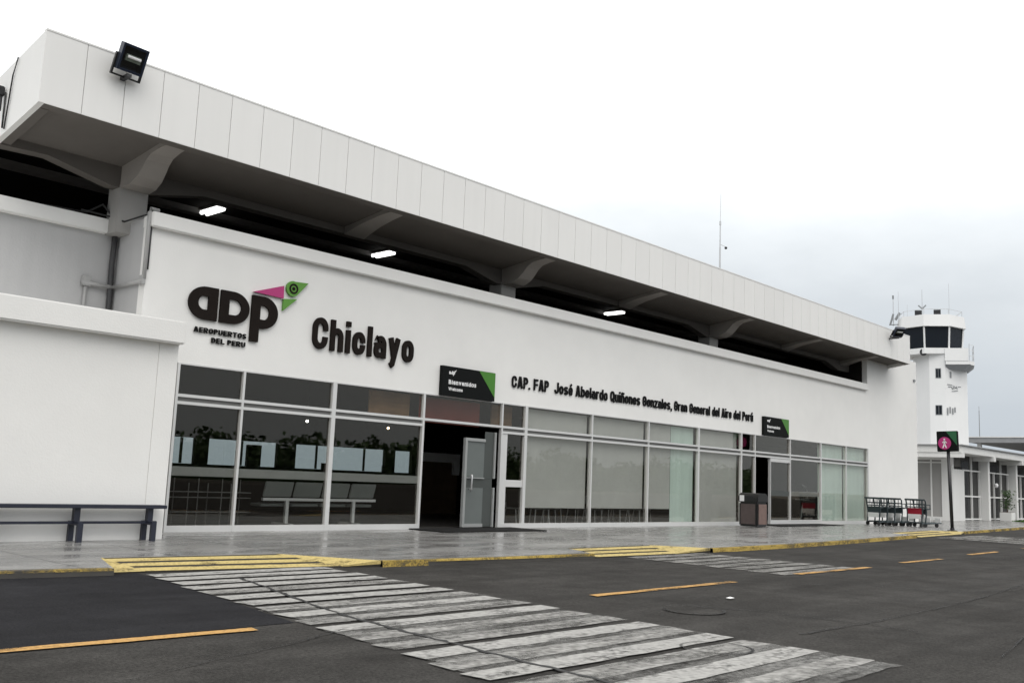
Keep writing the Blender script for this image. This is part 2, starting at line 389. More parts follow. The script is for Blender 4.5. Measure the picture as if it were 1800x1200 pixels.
# a bold condensed grotesque drawn as centre-line strokes (cap height 1)
def _cor(cx, cy, rx, ry, a0, a1, n=7): return [(cx+rx*math.cos(R(a0+(a1-a0)*i/n)), cy+ry*math.sin(R(a0+(a1-a0)*i/n))) for i in range(n+1)]
def grotesque(ch, t=.20, xh=.75):
    """-> (width, [(points, closed)]) for one glyph"""
    a = t/2; low = ch in 'aceéghimnñorsuúvyz' ; H = xh if low else 1.0
    base = {'é': 'e', 'ñ': 'n', 'ú': 'u'}.get(ch, ch)
    w = .56 if not low else .54
    if base in 'il.,': w = t
    if base in 'r': w = .40
    if base in 'CGOQDU': w = .62
    if base in 'ART': w = .64
    x0, x1, xm = a, w-a, w/2; y0, y1 = a, H-a; r = (x1-x0)/2; ry = min(r*1.15, (y1-y0)/2); S_ = []
    def ring(X0, Y0, X1, Y1):
        rr = (X1-X0)/2; rv = min(rr*1.15, (Y1-Y0)/2); cx = (X0+X1)/2
        return (_cor(cx, Y1-rv, rr, rv, 180, 0, 14)+_cor(cx, Y0+rv, rr, rv, 0, -180, 14), True)
    def cee(Y0, Y1, g=.30):
        h = Y1-Y0
        return [(x1, Y1-ry-h*g*.25)]+_cor(xm, Y1-ry, r, ry, 0, 180, 14)+_cor(xm, Y0+ry, r, ry, 180, 360, 14)+[(x1, Y0+ry+h*g*.25)]
    if base in 'oO': S_.append(ring(x0, y0, x1, y1))
    elif base == 'Q': S_ += [ring(x0, y0, x1, y1), ([(xm, .30), (w, -.04)], False)]
    elif base in 'cC': S_.append((cee(y0, y1), False))
    elif base == 'G': S_ += [(cee(y0, y1)[:-1]+[(x1, .50), (xm, .50)], False)]
    elif base == 'e': S_.append(([(x0+a, H*.50), (x1, H*.50), (x1, y1-ry)]+_cor(xm, y1-ry, r, ry, 0, 180, 14)+_cor(xm, y0+ry, r, ry, 180, 350, 14), False))
    elif base == 'a':
        S_.append(([(x0, H*.68)]+_cor(xm, y1-ry, r, ry, 170, 0, 12)+[(x1, 0)], False))
        S_.append(([(x1-a, H*.57)]+_cor(x0+r*.8, H*.57-r*.7, r*.8, r*.7, 90, 180, 6)+_cor(x0+r*.8, y0+r*.7, r*.8, r*.7, 180, 270, 6)+[(x1-a, y0+.02)], False))
    elif base in 'sS':
        q = (y1-y0)/4
        S_.append((_cor(xm, y1-q, r, q, 10, 90, 6)+_cor(xm, y1-q, r, q, 100, 270, 12)+_cor(xm, y0+q, r, q, 80, -170, 16), False))
    elif base in 'nh':
        S_ += [([(x0, 0), (x0, H if base == 'n' else 1.0)], False), ([(x0+a*.8, xh-a-ry)]+_cor(xm, xh-a-ry, r, ry, 165, 0, 10)+[(x1, 0)], False)]
    elif base == 'u': S_ += [([(x1, 0), (x1, H)], False), ([(x0, H)]+_cor(xm, y0+ry, r, ry, 180, 345, 10), False)]
    elif base == 'U': S_.append(([(x0, 1)]+_cor(xm, y0+ry, r, ry, 180, 360, 14)+[(x1, 1)], False))
    elif base == 'r': S_ += [([(x0, 0), (x0, H)], False), ([(x0+a*.8, y1-.22)]+_cor(x0+.24, y1-.22, .24, .22, 160, 88, 6)+[(w, y1)], False)]
    elif base in 'db':
        sx_ = x1 if base == 'd' else x0
        S_ += [([(sx_, 0), (sx_, 1)], False), ring(x0, a, x1, xh-a)]
    elif base == 'y': S_ += [([(x1, H), (xm-.01, .04), (xm-.06, -.13), (x0+.02, -.20)], False), ([(x0, H), (xm, .06)], False)]
    elif base == 'l': S_.append(([(x0, 0), (x0, 1)], False))
    elif base == 'i': S_ += [([(x0, 0), (x0, H)], False), ([(x0, .86), (x0, 1.03)], False)]
    elif base == 'z': S_.append(([(0, y1), (x1, y1), (x0, y0), (w, y0)], False))
    elif base == '.': S_.append(([(x0, 0), (x0, t)], False))
    elif base == ',': S_.append(([(x0+.03, t), (x0, -.12)], False))
    elif base == 'A': S_ += [([(a*.9, 0), (xm-.03, 1)], False), ([(w-a*.9, 0), (xm+.03, 1)], False), ([(.16, .26), (w-.16, .26)], False)]
    elif base in 'PR':
        S_ += [([(x0, 0), (x0, 1)], False), ([(x0+a, y1)]+_cor(x1-.22, y1-.225, .22, .225, 90, -90, 12)+[(x0+a, y1-.45)], False)]
        if base == 'R': S_.append(([(x0+.2, y1-.5), (w-a*.8, 0)], False))
    elif base == 'F': S_ += [([(x0, 0), (x0, 1)], False), ([(x0+a, y1), (w, y1)], False), ([(x0+a, .50), (w-.05, .50)], False)]
    elif base == 'E': S_ += [([(x0, 0), (x0, 1)], False), ([(x0+a, y1), (w, y1)], False), ([(x0+a, .51), (w-.03, .51)], False), ([(x0+a, y0), (w, y0)], False)]
    elif base == 'L': S_.append(([(x0, 1), (x0, y0), (w, y0)], False))
    elif base == 'D': S_ += [([(x0, 0), (x0, 1)], False), ([(x0+a, y1)]+_cor(x1-.3, y1-.3, .3, .3, 90, 0, 8)+_cor(x1-.3, y0+.3, .3, .3, 0, -90, 8)+[(x0+a, y0)], False)]
    elif base == 'J': S_.append(([(x1, 1)]+_cor(xm, y0+ry, r, ry, 360, 180, 12)+[(x0, .34)], False))
    elif base == 'T': S_ += [([(xm, 0), (xm, 1-t)], False), ([(0, y1), (w, y1)], False)]
    if ch in 'éú': S_.append(([(xm-.06, xh+.07), (xm+.10, xh+.27)], False))
    if ch == 'ñ': S_.append(([(x0-.02, xh+.10), (x0+.10, xh+.19), (xm+.05, xh+.12), (x1+.04, xh+.20)], False))
    return w, S_
def stroke_outline(pts, closed, t):
    P = [Vector(p) for p in pts]; Q = [P[0]]
    for p in P[1:]:
        if (p-Q[-1]).length > 1e-4: Q.append(p)
    if closed and (Q[0]-Q[-1]).length < 1e-4: Q.pop()
    P = Q; n = len(P); Lf = []; Rt = []
    for i in range(n):
        if closed: d0 = (P[i]-P[i-1]).normalized(); d1 = (P[(i+1) % n]-P[i]).normalized()
        else:
            d1 = (P[i+1]-P[i]).normalized() if i < n-1 else (P[i]-P[i-1]).normalized()
            d0 = (P[i]-P[i-1]).normalized() if i > 0 else d1
        b = d0+d1; b = b.normalized() if b.length > 1e-6 else d1
        nr = Vector((-b.y, b.x)); k = (t/2)/max(.35, nr.dot(Vector((-d1.y, d1.x))))
        Lf.append(tuple(P[i]+nr*k)); Rt.append(tuple(P[i]-nr*k))
    return [Lf, Rt] if closed else [Lf+Rt[::-1]]
def sign_text(txt, x0, x1, zb, caph, y, depth, m, parent, t=.20, gap=.10, space=.34):
    lay = []; x = 0
    for ch in txt:
        if ch == ' ': x += space; continue
        w_, st = grotesque(ch, t); lay.append((ch, w_, st, x)); x += w_+gap
    sx = (x1-x0)/(x-gap)
    for ch, w_, st, dx in lay:
        mb = MB()
        for k, (pts, closed) in enumerate(st):
            # work in real proportions so that stems keep an even weight after condensing
            vs, fs = outline_mesh([[(px*sx/caph, pz) for px, pz in o] for o in stroke_outline(pts, closed, t)], 1.0)
            front = y-depth/2-.0016*k
            mb.add([(x0+dx*sx+p.x*caph, (front if p.z < 0 else y+depth/2), zb+p.y*caph) for p in vs], fs)
        mb.build('letter', m, parent)
def text_parts(txt, x0, x1, zb, caph, y, depth, m, parent, bold=.02, gap=.09, space=.32, joined=None, name='letter', facing='y', xh=1.16):
    """raised lettering: each glyph its own mesh (or one mesh per call when joined is a name)"""
    lay = []; x = 0
    vb, fb = glyph('H', bold, depth); hh = max(v.y for v in vb) - min(v.y for v in vb); b0 = min(v.y for v in vb)
    for ch in txt:
        if ch == ' ': x += space; continue
        v, f = glyph(ch, bold, depth)
        if not v: continue
        mn = min(p.x for p in v); mx = max(p.x for p in v)
        lay.append((ch, v, f, x-mn)); x += mx-mn+gap
    wtot = x-gap; sx = (x1-x0)/wtot; sz = caph/hh
    allmb = MB()
    for ch, v, f, dx in lay:
        mb = allmb if joined else MB()
        lift = xh if ch in 'aceñéúgmnopqrsuvwxyz' else 1.0     # taller lower-case bowls, as in a grotesque
        if facing == 'y': vs = [(x0+(p.x+dx)*sx, y+p.z*(depth and 1), zb+(p.y-b0)*sz*lift) for p in v]
        else: vs = [(y+p.z, x0-(p.x+dx)*abs(sx), zb+(p.y-b0)*sz) for p in v]
        mb.add(vs, f)
        if not joined: mb.build(name, m, parent)
    if joined: return allmb.build(joined, m, parent)

# ------------------------------------------------------------------ ground, road, pavement
GZ = -.09
ground_sheet('ground', [(-2500, -2500), (2500, -2500), (2500, 2500), (-2500, 2500)], -.13, 'ground_dirt')
ground_sheet('road', [(-150, -75), (320, -75), (320, 3), (-150, 3)], GZ-.012, 'asphalt')
ground_sheet('road_patch', [(-60, -6.2), (-3.55, -6.2), (-3.75, -8.4), (-4.15, -10.6), (-4.45, -12.22), (-60, -11.9)], GZ-.007, 'asphalt_new')
kerb = [(-60, -4.0), (-30, -5.6), (-12, -6.75), (-5.5, -7.0), (-4.4, -7.15), (-.4, -7.62), (3.5, -7.98), (9.8, -8.1), (15.8, -7.9), (22, -7.4), (28.3, -6.75), (36, -6.0), (51, -4.6), (80, -2.2), (140, 1.5)]
def dense(pl, n=6):
    o = []
    for (a, b) in zip(pl[:-1], pl[1:]):
        for i in range(n): t = i/n; o.append((a[0]+(b[0]-a[0])*t, a[1]+(b[1]-a[1])*t))
    return o+[pl[-1]]
def kerb_at(x):
    for (xa, ya), (xb, yb) in zip(kerb[:-1], kerb[1:]):
        if xa <= x <= xb: return ya+(yb-ya)*(x-xa)/(xb-xa)
kd = sorted(dense(kerb)+[(q, kerb_at(q)) for q in (-4.05, .55, 6.2, 11.0, 28.4, 36.2)])
def in_ramp(x):
    for a, b in ((-4.05, .55), (6.2, 11.0), (28.4, 36.2)):
        if a < x < b: return True
    return False
# pavement: from the kerb's back edge to the far side of the buildings
RT = ((-3.5, -5.55, -.42, -5.85, -4.05, .55), (6.9, -6.72, 10.1, -6.72, 6.2, 11.0), (29.2, -5.3, 34.6, -4.9, 28.4, 36.2))
def kerb_y(x):
    for (xa, ya), (xb, yb) in zip(kerb[:-1], kerb[1:]):
        if xa <= x <= xb: return ya+(yb-ya)*(x-xa)/(xb-xa)
    return 0
pv = [(x, y+.22) for x, y in kd if not any(r[4]-.02 < x < r[5]+.02 for r in RT)]
for r in RT: pv += [(r[4], kerb_y(r[4])+.03), (r[0], r[1]), (r[2], r[3]), (r[5], kerb_y(r[5])+.03)]
pv.sort()
mbw = MB()
n = len(pv)
mbw.add([(x, y, 0) for x, y in pv] + [(x, max(y+1, 20.0), 0) for x, y in pv], [(i, i+1, n+i+1, n+i) for i in range(n-1)])
tag(mbw.build('pavement', 'wet_paving'), kind='structure')
# kerb: concrete stone with a worn yellow paint coat 3 mm proud
km = MB(); kp = MB(); rk = random.Random(3)
for a, b in zip(kd[:-1], kd[1:]):
    if in_ramp((a[0]+b[0])/2): continue
    (xa, ya), (xb, yb) = a, b
    km.add([(xa, ya, GZ-.03), (xb, yb, GZ-.03), (xb, yb+.012, .001), (xa, ya+.012, .001), (xa, ya+.22, .001), (xb, yb+.22, .001)], [(0, 1, 2, 3), (3, 2, 5, 4)])
    zl = GZ-.02 if .5 < xa < 1.2 else -.03 if xb < 4 else (-.03-(xb-4)*.008 if xb < 12 else GZ-.02)
    kp.add([(xa, ya-.004, zl), (xb, yb-.004, zl), (xb, yb+.008, .005), (xa, ya+.008, .005), (xa, ya+.11, .005), (xb, yb+.11, .005)], [(0, 1, 2, 3), (3, 2, 5, 4)])
tag(km.build('kerb', 'kerb_concrete'), kind='structure')
tag(kp.build('kerb_paint', 'kerb_yellow'), kind='structure')

# yellow kerb ramps: sloping slab, painted flares and stripes
def kerb_ramp(tl, tr, bl, br, flare_l, flare_r, nst, faded=False):
    """tl/tr at pavement level, bl/br at road level; flares = outer ends of the painted side wings"""
    m = MB(); z0 = .003; z1 = GZ+.004
    m.add([(*tl, z0), (*tr, z0), (*br, z1), (*bl, z1)], [(0, 1, 2, 3)])
    m.add([(*tl, z0), (*bl, z1), (*flare_l, z1+.02)], [(0, 1, 2)])
    m.add([(*tr, z0), (*flare_r, z0), (*br, z1)], [(0, 1, 2)])
    m.add([(*br, z1), (*flare_r, z0), (*flare_r, GZ-.02), (*br, GZ-.02)], [(0, 1, 2, 3)])
    m.add([(*bl, z1), (*flare_l, z1+.02), (*flare_l, GZ-.02), (*bl, GZ-.02)], [(0, 1, 2, 3)])
    m.add([(*tl, z0), (*flare_l, z1+.02), (*flare_l, GZ-.02), (*tl, GZ-.02)], [(0, 1, 2, 3)])
    m.add([(*bl, z1), (*br, z1), (*br, GZ-.02), (*bl, GZ-.02)], [(0, 1, 2, 3)])
    tag(m.build('kerb_ramp', 'ramp_dark'), kind='structure')
    p = MB()
    up = Vector((0, 0, .006))
    def L3(a, b, t): return Vector(a).lerp(Vector(b), t)
    A, B, C_, D = (Vector((*tl, z0)), Vector((*tr, z0)), Vector((*br, z1)), Vector((*bl, z1)))
    for i in range(nst):
        t0 = (i+.30)/nst; t1 = (i+.95)/nst
        l0, l1 = A.lerp(D, t0), A.lerp(D, t1); r0, r1 = B.lerp(C_, t0), B.lerp(C_, t1)
        N_ = 10
        top = [l0.lerp(r0, k/N_)+up for k in range(N_+1)]; bot = [l1.lerp(r1, k/N_)+up for k in range(N_+1)]
        p.add(top+bot, [(k, k+1, N_+1+k+1, N_+1+k) for k in range(N_)])
    fl = Vector((*flare_l, z1+.02))
    p.add([A+up, D+up, fl+up], [(0, 1, 2)])
    o_ = Vector((0, -.005, 0)); fr_ = Vector((*flare_r, z0)); p.add([C_+o_, fr_+up+o_, fr_+o_-Vector((0, 0, .055)), C_+o_-Vector((0, 0, .004))], [(0, 1, 2, 3)])
    p.add([B+up, Vector((*flare_r, z0))+up, C_+up], [(0, 1, 2)])
    tag(p.build('ramp_paint', 'paint_yellow'), kind='structure')
kerb_ramp((-3.5, -5.55), (-.42, -5.85), (-3.45, -6.95), (-.15, -7.45), (-4.05, -7.1), (.55, -7.65), 3)
kerb_ramp((6.9, -6.72), (10.1, -6.72), (6.5, -7.95), (9.3, -8.05), (6.2, -7.95), (11.0, -7.98), 3)
kerb_ramp((29.2, -5.3), (34.6, -4.9), (29.0, -6.7), (35.0, -6.2), (28.4, -6.75), (36.2, -5.95), 3)

# zebra crossings
def xl(y): return -3.62 - .160*(-7.3-y)*1.0
def xr(y): return -.55 - .085*(-8.0-y) if y > -14 else -1.06-.05*(-14-y)
ystripe = [-7.5, -8.0, -8.55, -9.08, -9.62, -10.17, -10.72, -11.25, -11.78, -12.32, -12.84, -13.40, -13.95, -14.45, -14.95, -15.42, -15.9, -16.42, -17.0]
rs = random.Random(11)
def stripe(mb, x0, x1, ya, yb, z, jit=.02, skew=0.0, nseg=16):
    T = []; B = []
    for k in range(nseg+1):
        t = k/nseg; x = x0+(x1-x0)*t
        T.append((x+(rs.uniform(-.03, .03) if k in (0, nseg) else 0), yb+skew*(x-x0)+rs.uniform(-jit, jit), z))
        B.append((x+(rs.uniform(-.03, .03) if k in (0, nseg) else 0), ya+skew*(x-x0)+rs.uniform(-jit, jit), z))
    mb.add(B+T, [(k, k+1, nseg+1+k+1, nseg+1+k) for k in range(nseg)])
zo = MB(); zn = MB(); zw = MB()
for i, y in enumerate(ystripe):
    w = .36 if i < 7 else .34
    stripe(zw if i in (4, 7, 9, 11, 12, 14, 16, 18) else zn, xl(y)+rs.uniform(-.03, .03), xr(y)+rs.uniform(-.03, .03), y-w/2, y+w/2, GZ+.004, .014)
    off = .0 if i < 5 else .22
    if i in (7, 8, 10, 11, 13, 14, 16, 17, 18): stripe(zo, xl(y)+rs.uniform(-.08, .1), xr(y)+rs.uniform(-.1, .08), y-.2-off, y+.2-off, GZ, .03)
tag(zo.build('zebra_crossing_old', 'paint_white_old'), kind='structure')
tag(zn.build('zebra_crossing', 'paint_white'), kind='structure')
tag(zw.build('zebra_crossing_worn', 'paint_white_worn'), kind='structure')
z2 = MB()
for i in range(8):
    y = -8.3-.52*i; stripe(z2, 7.2-.05*i, 10.4-.02*i, y-.19, y+.19, GZ, .03)
tag(z2.build('zebra_crossing_far', 'paint_white_faded'), kind='structure')
z3 = MB()
for i in range(7):
    y = -7.2-.55*i; stripe(z3, 29.6-.1*i, 35.6-.1*i, y-.2, y+.2, GZ, .03)
tag(z3.build('zebra_crossing_end', 'paint_white_faded'), kind='structure')
# lane dashes
for (xa, ya, xb, yb) in ((-9.5, -12.2, -5.05, -12.4), (.55, -12.36, 4.6, -12.32), (7.3, -12.14, 10.75, -12.14), (13.2, -11.93, 15.95, -11.9), (19.1, -11.6, 22.0, -11.5), (25.5, -11.3, 28.5, -11.2)):
    m_ = MB(); stripe(m_, xa, xb, ya-.085, ya+.085, GZ+.002, .012, (yb-ya)/(xb-xa))
    tag(m_.build('lane_dash', 'paint_orange'), kind='structure')
# tar joints, patches, manholes
def ribbon(mb, pts, w, z, rnd):
    P = dense(pts, 10); n = len(P); Lf = []; Rt = []
    for i, p in enumerate(P):
        a = Vector(P[max(i-1, 0)]); b = Vector(P[min(i+1, n-1)]); d = (b-a).normalized(); nrm = Vector((-d.y, d.x))
        c = Vector(p)+nrm*rnd.uniform(-.02, .02); ww = w*rnd.uniform(.55, 1.3)/2
        Lf.append((*(c+nrm*ww), z)); Rt.append((*(c-nrm*ww), z))
    mb.add(Lf+Rt, [(i, i+1, n+i+1, n+i) for i in range(n-1)])
rc = random.Random(5); tb = MB()
ribbon(tb, [(-2.7, -8.3), (-2.94, -9.33), (-3.4, -10.9), (-3.7, -12.05), (-3.88, -13.25), (-3.98, -14.2), (-4.12, -15.3), (-4.2, -16.2), (-4.3, -18.5)], .055, GZ+.008, rc)
tag(tb.build('tar_joint', 'tar'), kind='structure')
tb = MB()
for pts, w in (([(5.2, -13.1), (6.42, -13.84), (6.9, -15.29), (8.75, -15.79), (14, -16.6)], .03), ([(.8, -13.6), (1.27, -14.59), (1.44, -15.98), (1.3, -16.68)], .03),
               ([(-.2, -15.9), (1.88, -15.97), (5.5, -15.88), (8.27, -15.64), (16, -14.9)], .03), ([(-9, -14.6), (-5, -13.2), (-4.3, -12.9)], .02), ([(11, -10.6), (18, -12.7), (30, -14)], .04),
               ([(0.2, -17.9), (3.4, -17.4), (6, -17.5)], .025)):
    ribbon(tb, pts, w, GZ+.004, rc)
tag(tb.build('road_cracks', 'tar_worn'), kind='structure')
def manhole(name, x, y, r, label):
    c = MB()
    c.lathe([(r*.99, -.012), (r*.99, -.004), (.01, -.004)], (x, y, GZ), 36)
    o = c.build(name, 'asphalt', base=(x, y, GZ)); tag(o, label, 'manhole cover')
    g = MB(); P = arc(x, y, r*1.0, 0, 360, 40); Q = arc(x, y, r*1.09, 0, 360, 40); nn = len(P)
    g.add([(*p, GZ+.010) for p in P]+[(*p, GZ+.010) for p in Q], [(i, i+1, nn+i+1, nn+i) for i in range(nn-1)]).build('rim', 'tar_worn', o)
    return o
manhole('manhole_cover', -1.92, -15.85, .34, 'round dark manhole cover among the near zebra crossing stripes')
manhole('manhole_cover', .5, -14.07, .38, 'round manhole cover set in bare asphalt right of the zebra crossing')
pm = MB(); pm.add([(2.09, -13.69, GZ+.012), (2.23, -13.68, GZ+.012), (2.24, -13.60, GZ+.02), (2.10, -13.61, GZ+.012)], [(0, 1, 2, 3)])
pm.add([(2.09, -13.69, GZ+.014), (2.23, -13.68, GZ+.014), (2.24, -13.60, GZ+.022), (2.10, -13.61, GZ+.014)], [(3, 2, 1, 0)])
tag(pm.build('paper_scrap', 'paper', base=(2.15, -13.65, GZ)), 'scrap of white paper lying on the asphalt below the lane dashes', 'litter')

# ------------------------------------------------------------------ the terminal
T = thing('terminal_building', 'long white airport terminal with overhanging panelled roof and glazed front', 'building', (0, 0, 0))
XS = [.52, 2.28, 5.05, 8.29, 11.64, 12.78, 16.27, 19.73, 23.25, 26.67, 27.85, 31.15, 34.33, 37.22, 39.91]
HD = 3.91
# front wall: band over the glazing, solid right end, jambs
w = MB()
w.box(-.5, 0, HD, 39.97, .28, 6.95)                # band over the windows
w.box(-.5, 0, -.02, .46, .28, HD)                  # left pier (behind the side block)
w.box(39.97, 0, -.02, 47.0, .28, 9.3)              # tall right end
w.build('front_wall', 'stucco', T)
w = MB(); w.box(-.5, .28, -.02, -.22, 1.6, 7.2); w.build('return_wall', 'stucco_grey_shade', T)  # shade of the recess put into this wall's grey colour
w = MB(); w.box(46.7, .281, -.02, 46.98, 14, 9.28); w.build('end_wall', 'stucco', T)
w = MB(); w.box(-.52, -.16, 6.95, 39.75, .30, 7.30); w.build('coping', 'stucco', T, bevel=.02)
w = MB(); w.box(-16, 1.6, 3.9, -.501, 1.85, 6.93); w.build('recessed_wall', 'stucco_grey_shade', T)
w = MB(); w.box(-16, 1.40, 6.93, -.66, 1.86, 7.27); w.build('coping', 'stucco', T, bevel=.02)
# side block with its flat overhanging roof slab
w = MB(); w.box(-16, -1.98, -.02, -1.02, 1.58, 4.05); w.box(-1.005, -1.98, -.02, -.58, 1.58, 4.05); w.box(-1.02, -1.965, -.02, -1.005, 1.5, 4.05)
w.build('side_block', 'stucco', T)
w = MB(); w.box(-16, -2.22, 4.05, -.56, 1.598, 4.53); w.build('side_block_roof', 'stucco', T, bevel=.025)

# roof: fascia panels, end fascia, soffit, top
YF = -1.2; ZB, ZT = 8.67, 10.2; SL = -.166
XL, XR_ = -3.66, 42.9
def zs(y): return SL*(y-YF)
w = MB(); x = XL; xe = -2.80
while x < XR_-.01:
    x1 = min(xe, XR_)
    w.add([(x+.007, YF, ZB), (x1-.007, YF, ZB), (x1-.007, YF, ZT), (x+.007, YF, ZT), (x+.007, YF+.03, ZB), (x1-.007, YF+.03, ZB), (x1-.007, YF+.03, ZT), (x+.007, YF+.03, ZT)],
          [(0, 1, 2, 3), (7, 6, 5, 4), (0, 4, 5, 1), (3, 2, 6, 7), (0, 3, 7, 4), (1, 5, 6, 2)])
    x = x1; xe += .86
w.build('fascia', 'fascia', T)
w = MB(); w.box(XL+.02, YF+.03, ZB+.008, XR_-.02, YF+.055, ZT-.01); w.build('fascia_backing', 'joint', T)
w = MB(); w.box(XL+.005, YF-.012, ZT-.002, XR_-.005, YF+.12, ZT+.035); w.build('roof_trim', 'fascia', T)
for xa, xb in ((XL, XL+.12), (XR_-.12, XR_)):
    w = MB(); y1 = 14.0
    w.prism([(YF+.001, ZB), (4.9, ZB+zs(4.9)), (4.9, ZT+zs(4.9)), (YF+.001, ZT)], 'x', xa, xb)
    w.build('end_fascia', 'fascia', T)
# fascia return lip, sloping soffit, roof deck
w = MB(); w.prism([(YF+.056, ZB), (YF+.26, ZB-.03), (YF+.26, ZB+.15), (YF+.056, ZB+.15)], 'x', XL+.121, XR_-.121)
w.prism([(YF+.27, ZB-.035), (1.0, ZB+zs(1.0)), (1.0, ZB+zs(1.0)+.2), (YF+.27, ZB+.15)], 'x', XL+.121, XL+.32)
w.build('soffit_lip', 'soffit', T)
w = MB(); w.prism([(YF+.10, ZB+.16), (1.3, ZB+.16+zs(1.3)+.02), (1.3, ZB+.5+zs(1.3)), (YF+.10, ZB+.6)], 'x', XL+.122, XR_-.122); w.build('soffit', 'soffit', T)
w = MB(); w.prism([(YF+.06, ZT-.06), (4.9, ZT+zs(4.9)-.06), (14, ZT-.06), (14, ZT-.25), (4.9, ZT+zs(4.9)-.25), (YF+.06, ZT-.25)], 'x', XL+.125, XR_-.125); w.build('roof_deck', 'roofing', T)
# column line: haunched edge beam, columns, cantilever brackets
BX = [-.33+6.615*k for k in range(7)]
prof = [(XL+.122, 8.26)]
for k, xr_ in enumerate(BX):
    if k % 2 == 0:
        prof += [(xr_-2.2, 8.30), (xr_-.72, 7.98), (xr_+.22, 7.98), (xr_+1.65, 8.30)]
prof = [p for p in prof if p[0] < 39.9]; prof[-1:] = [prof[-1]]
prof += [(42.6, 8.2), (42.6, 8.9), (XL+.122, 8.9)]
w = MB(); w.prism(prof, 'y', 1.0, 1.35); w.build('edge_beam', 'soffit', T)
for k, xr_ in enumerate(BX):
    if k % 2 == 0 and k < 6:
        w = MB(); w.box(xr_-.52, 1.0-.02, 6.9, xr_+.20, 1.55, 8.06); w.build('column', 'concrete_light', T, bevel=.015)
        pr = [(YF+.27, 8.66), (-.62, 8.635), (-.30, 8.58), (-.1, 8.46), (.05, 8.30), (.24, 8.13), (.55, 8.0), (.98, 7.975), (.98, 8.9), (YF+.27, 8.9)]
    else:
        pr = [(YF+.27, 8.66), (-.4, 8.60), (.2, 8.50), (.7, 8.36), (.98, 8.27), (.98, 8.9), (YF+.27, 8.9)]
    w = MB(); x0, x1 = xr_-.52, xr_+.2
    x0f, x1f = xr_-.40, xr_+.02
    vs = []
    for (yy, zz) in pr:
        t = min(1, max(0, (yy-YF)/(1.0-YF))); vs.append((x0f+(x0-x0f)*t, yy, zz))
    for (yy, zz) in pr:
        t = min(1, max(0, (yy-YF)/(1.0-YF))); vs.append((x1f+(x1-x1f)*t, yy, zz))
    n_ = len(pr)
    w.add(vs, [tuple(range(n_)), tuple(range(n_, 2*n_))[::-1]]+[(i, (i+1) % n_, n_+(i+1) % n_, n_+i) for i in range(n_)])
    w.build('roof_bracket', 'bracket_paint', T)
# dark hall behind the roof opening
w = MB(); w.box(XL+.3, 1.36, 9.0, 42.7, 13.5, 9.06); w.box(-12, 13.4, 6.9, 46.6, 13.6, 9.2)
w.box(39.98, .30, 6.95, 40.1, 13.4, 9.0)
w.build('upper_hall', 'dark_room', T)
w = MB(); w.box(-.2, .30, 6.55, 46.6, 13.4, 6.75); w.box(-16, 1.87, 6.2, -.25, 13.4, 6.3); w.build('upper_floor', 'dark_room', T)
# ground-floor hall: floor, side walls, ceiling, airside wall with a strip of windows
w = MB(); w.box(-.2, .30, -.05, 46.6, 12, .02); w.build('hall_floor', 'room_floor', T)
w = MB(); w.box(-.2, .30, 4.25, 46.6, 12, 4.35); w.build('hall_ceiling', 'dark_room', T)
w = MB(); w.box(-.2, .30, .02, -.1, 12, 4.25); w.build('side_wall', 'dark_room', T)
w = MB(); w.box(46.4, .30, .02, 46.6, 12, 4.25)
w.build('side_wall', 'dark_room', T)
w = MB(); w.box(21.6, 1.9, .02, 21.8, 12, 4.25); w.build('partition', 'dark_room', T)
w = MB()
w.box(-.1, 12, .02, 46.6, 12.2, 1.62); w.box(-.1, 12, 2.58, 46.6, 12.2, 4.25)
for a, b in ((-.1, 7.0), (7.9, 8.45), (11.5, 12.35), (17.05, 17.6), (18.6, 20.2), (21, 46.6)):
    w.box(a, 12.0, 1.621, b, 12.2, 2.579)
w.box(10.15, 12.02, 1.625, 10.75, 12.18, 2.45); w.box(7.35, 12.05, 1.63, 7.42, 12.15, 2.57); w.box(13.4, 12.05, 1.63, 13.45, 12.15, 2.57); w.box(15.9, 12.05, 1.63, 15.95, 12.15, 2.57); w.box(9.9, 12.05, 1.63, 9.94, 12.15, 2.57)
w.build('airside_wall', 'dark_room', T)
w = MB(); w.box(6.7, .55, 3.16, 8.22, .60, 3.88); w.build('warm_reflection_panel', 'warm_reflection', T)  # added panels, coloured as the warm cloud reflection in the transom glass
w = MB(); w.box(11.72, .55, 3.16, 12.7, .60, 3.88); w.build('warm_reflection_panel', 'warm_reflection', T)
w = MB(); w.box(-.1, 12.09, 1.6, 21.0, 12.11, 2.6); w.build('airside_glazing', 'glass_clear', T)

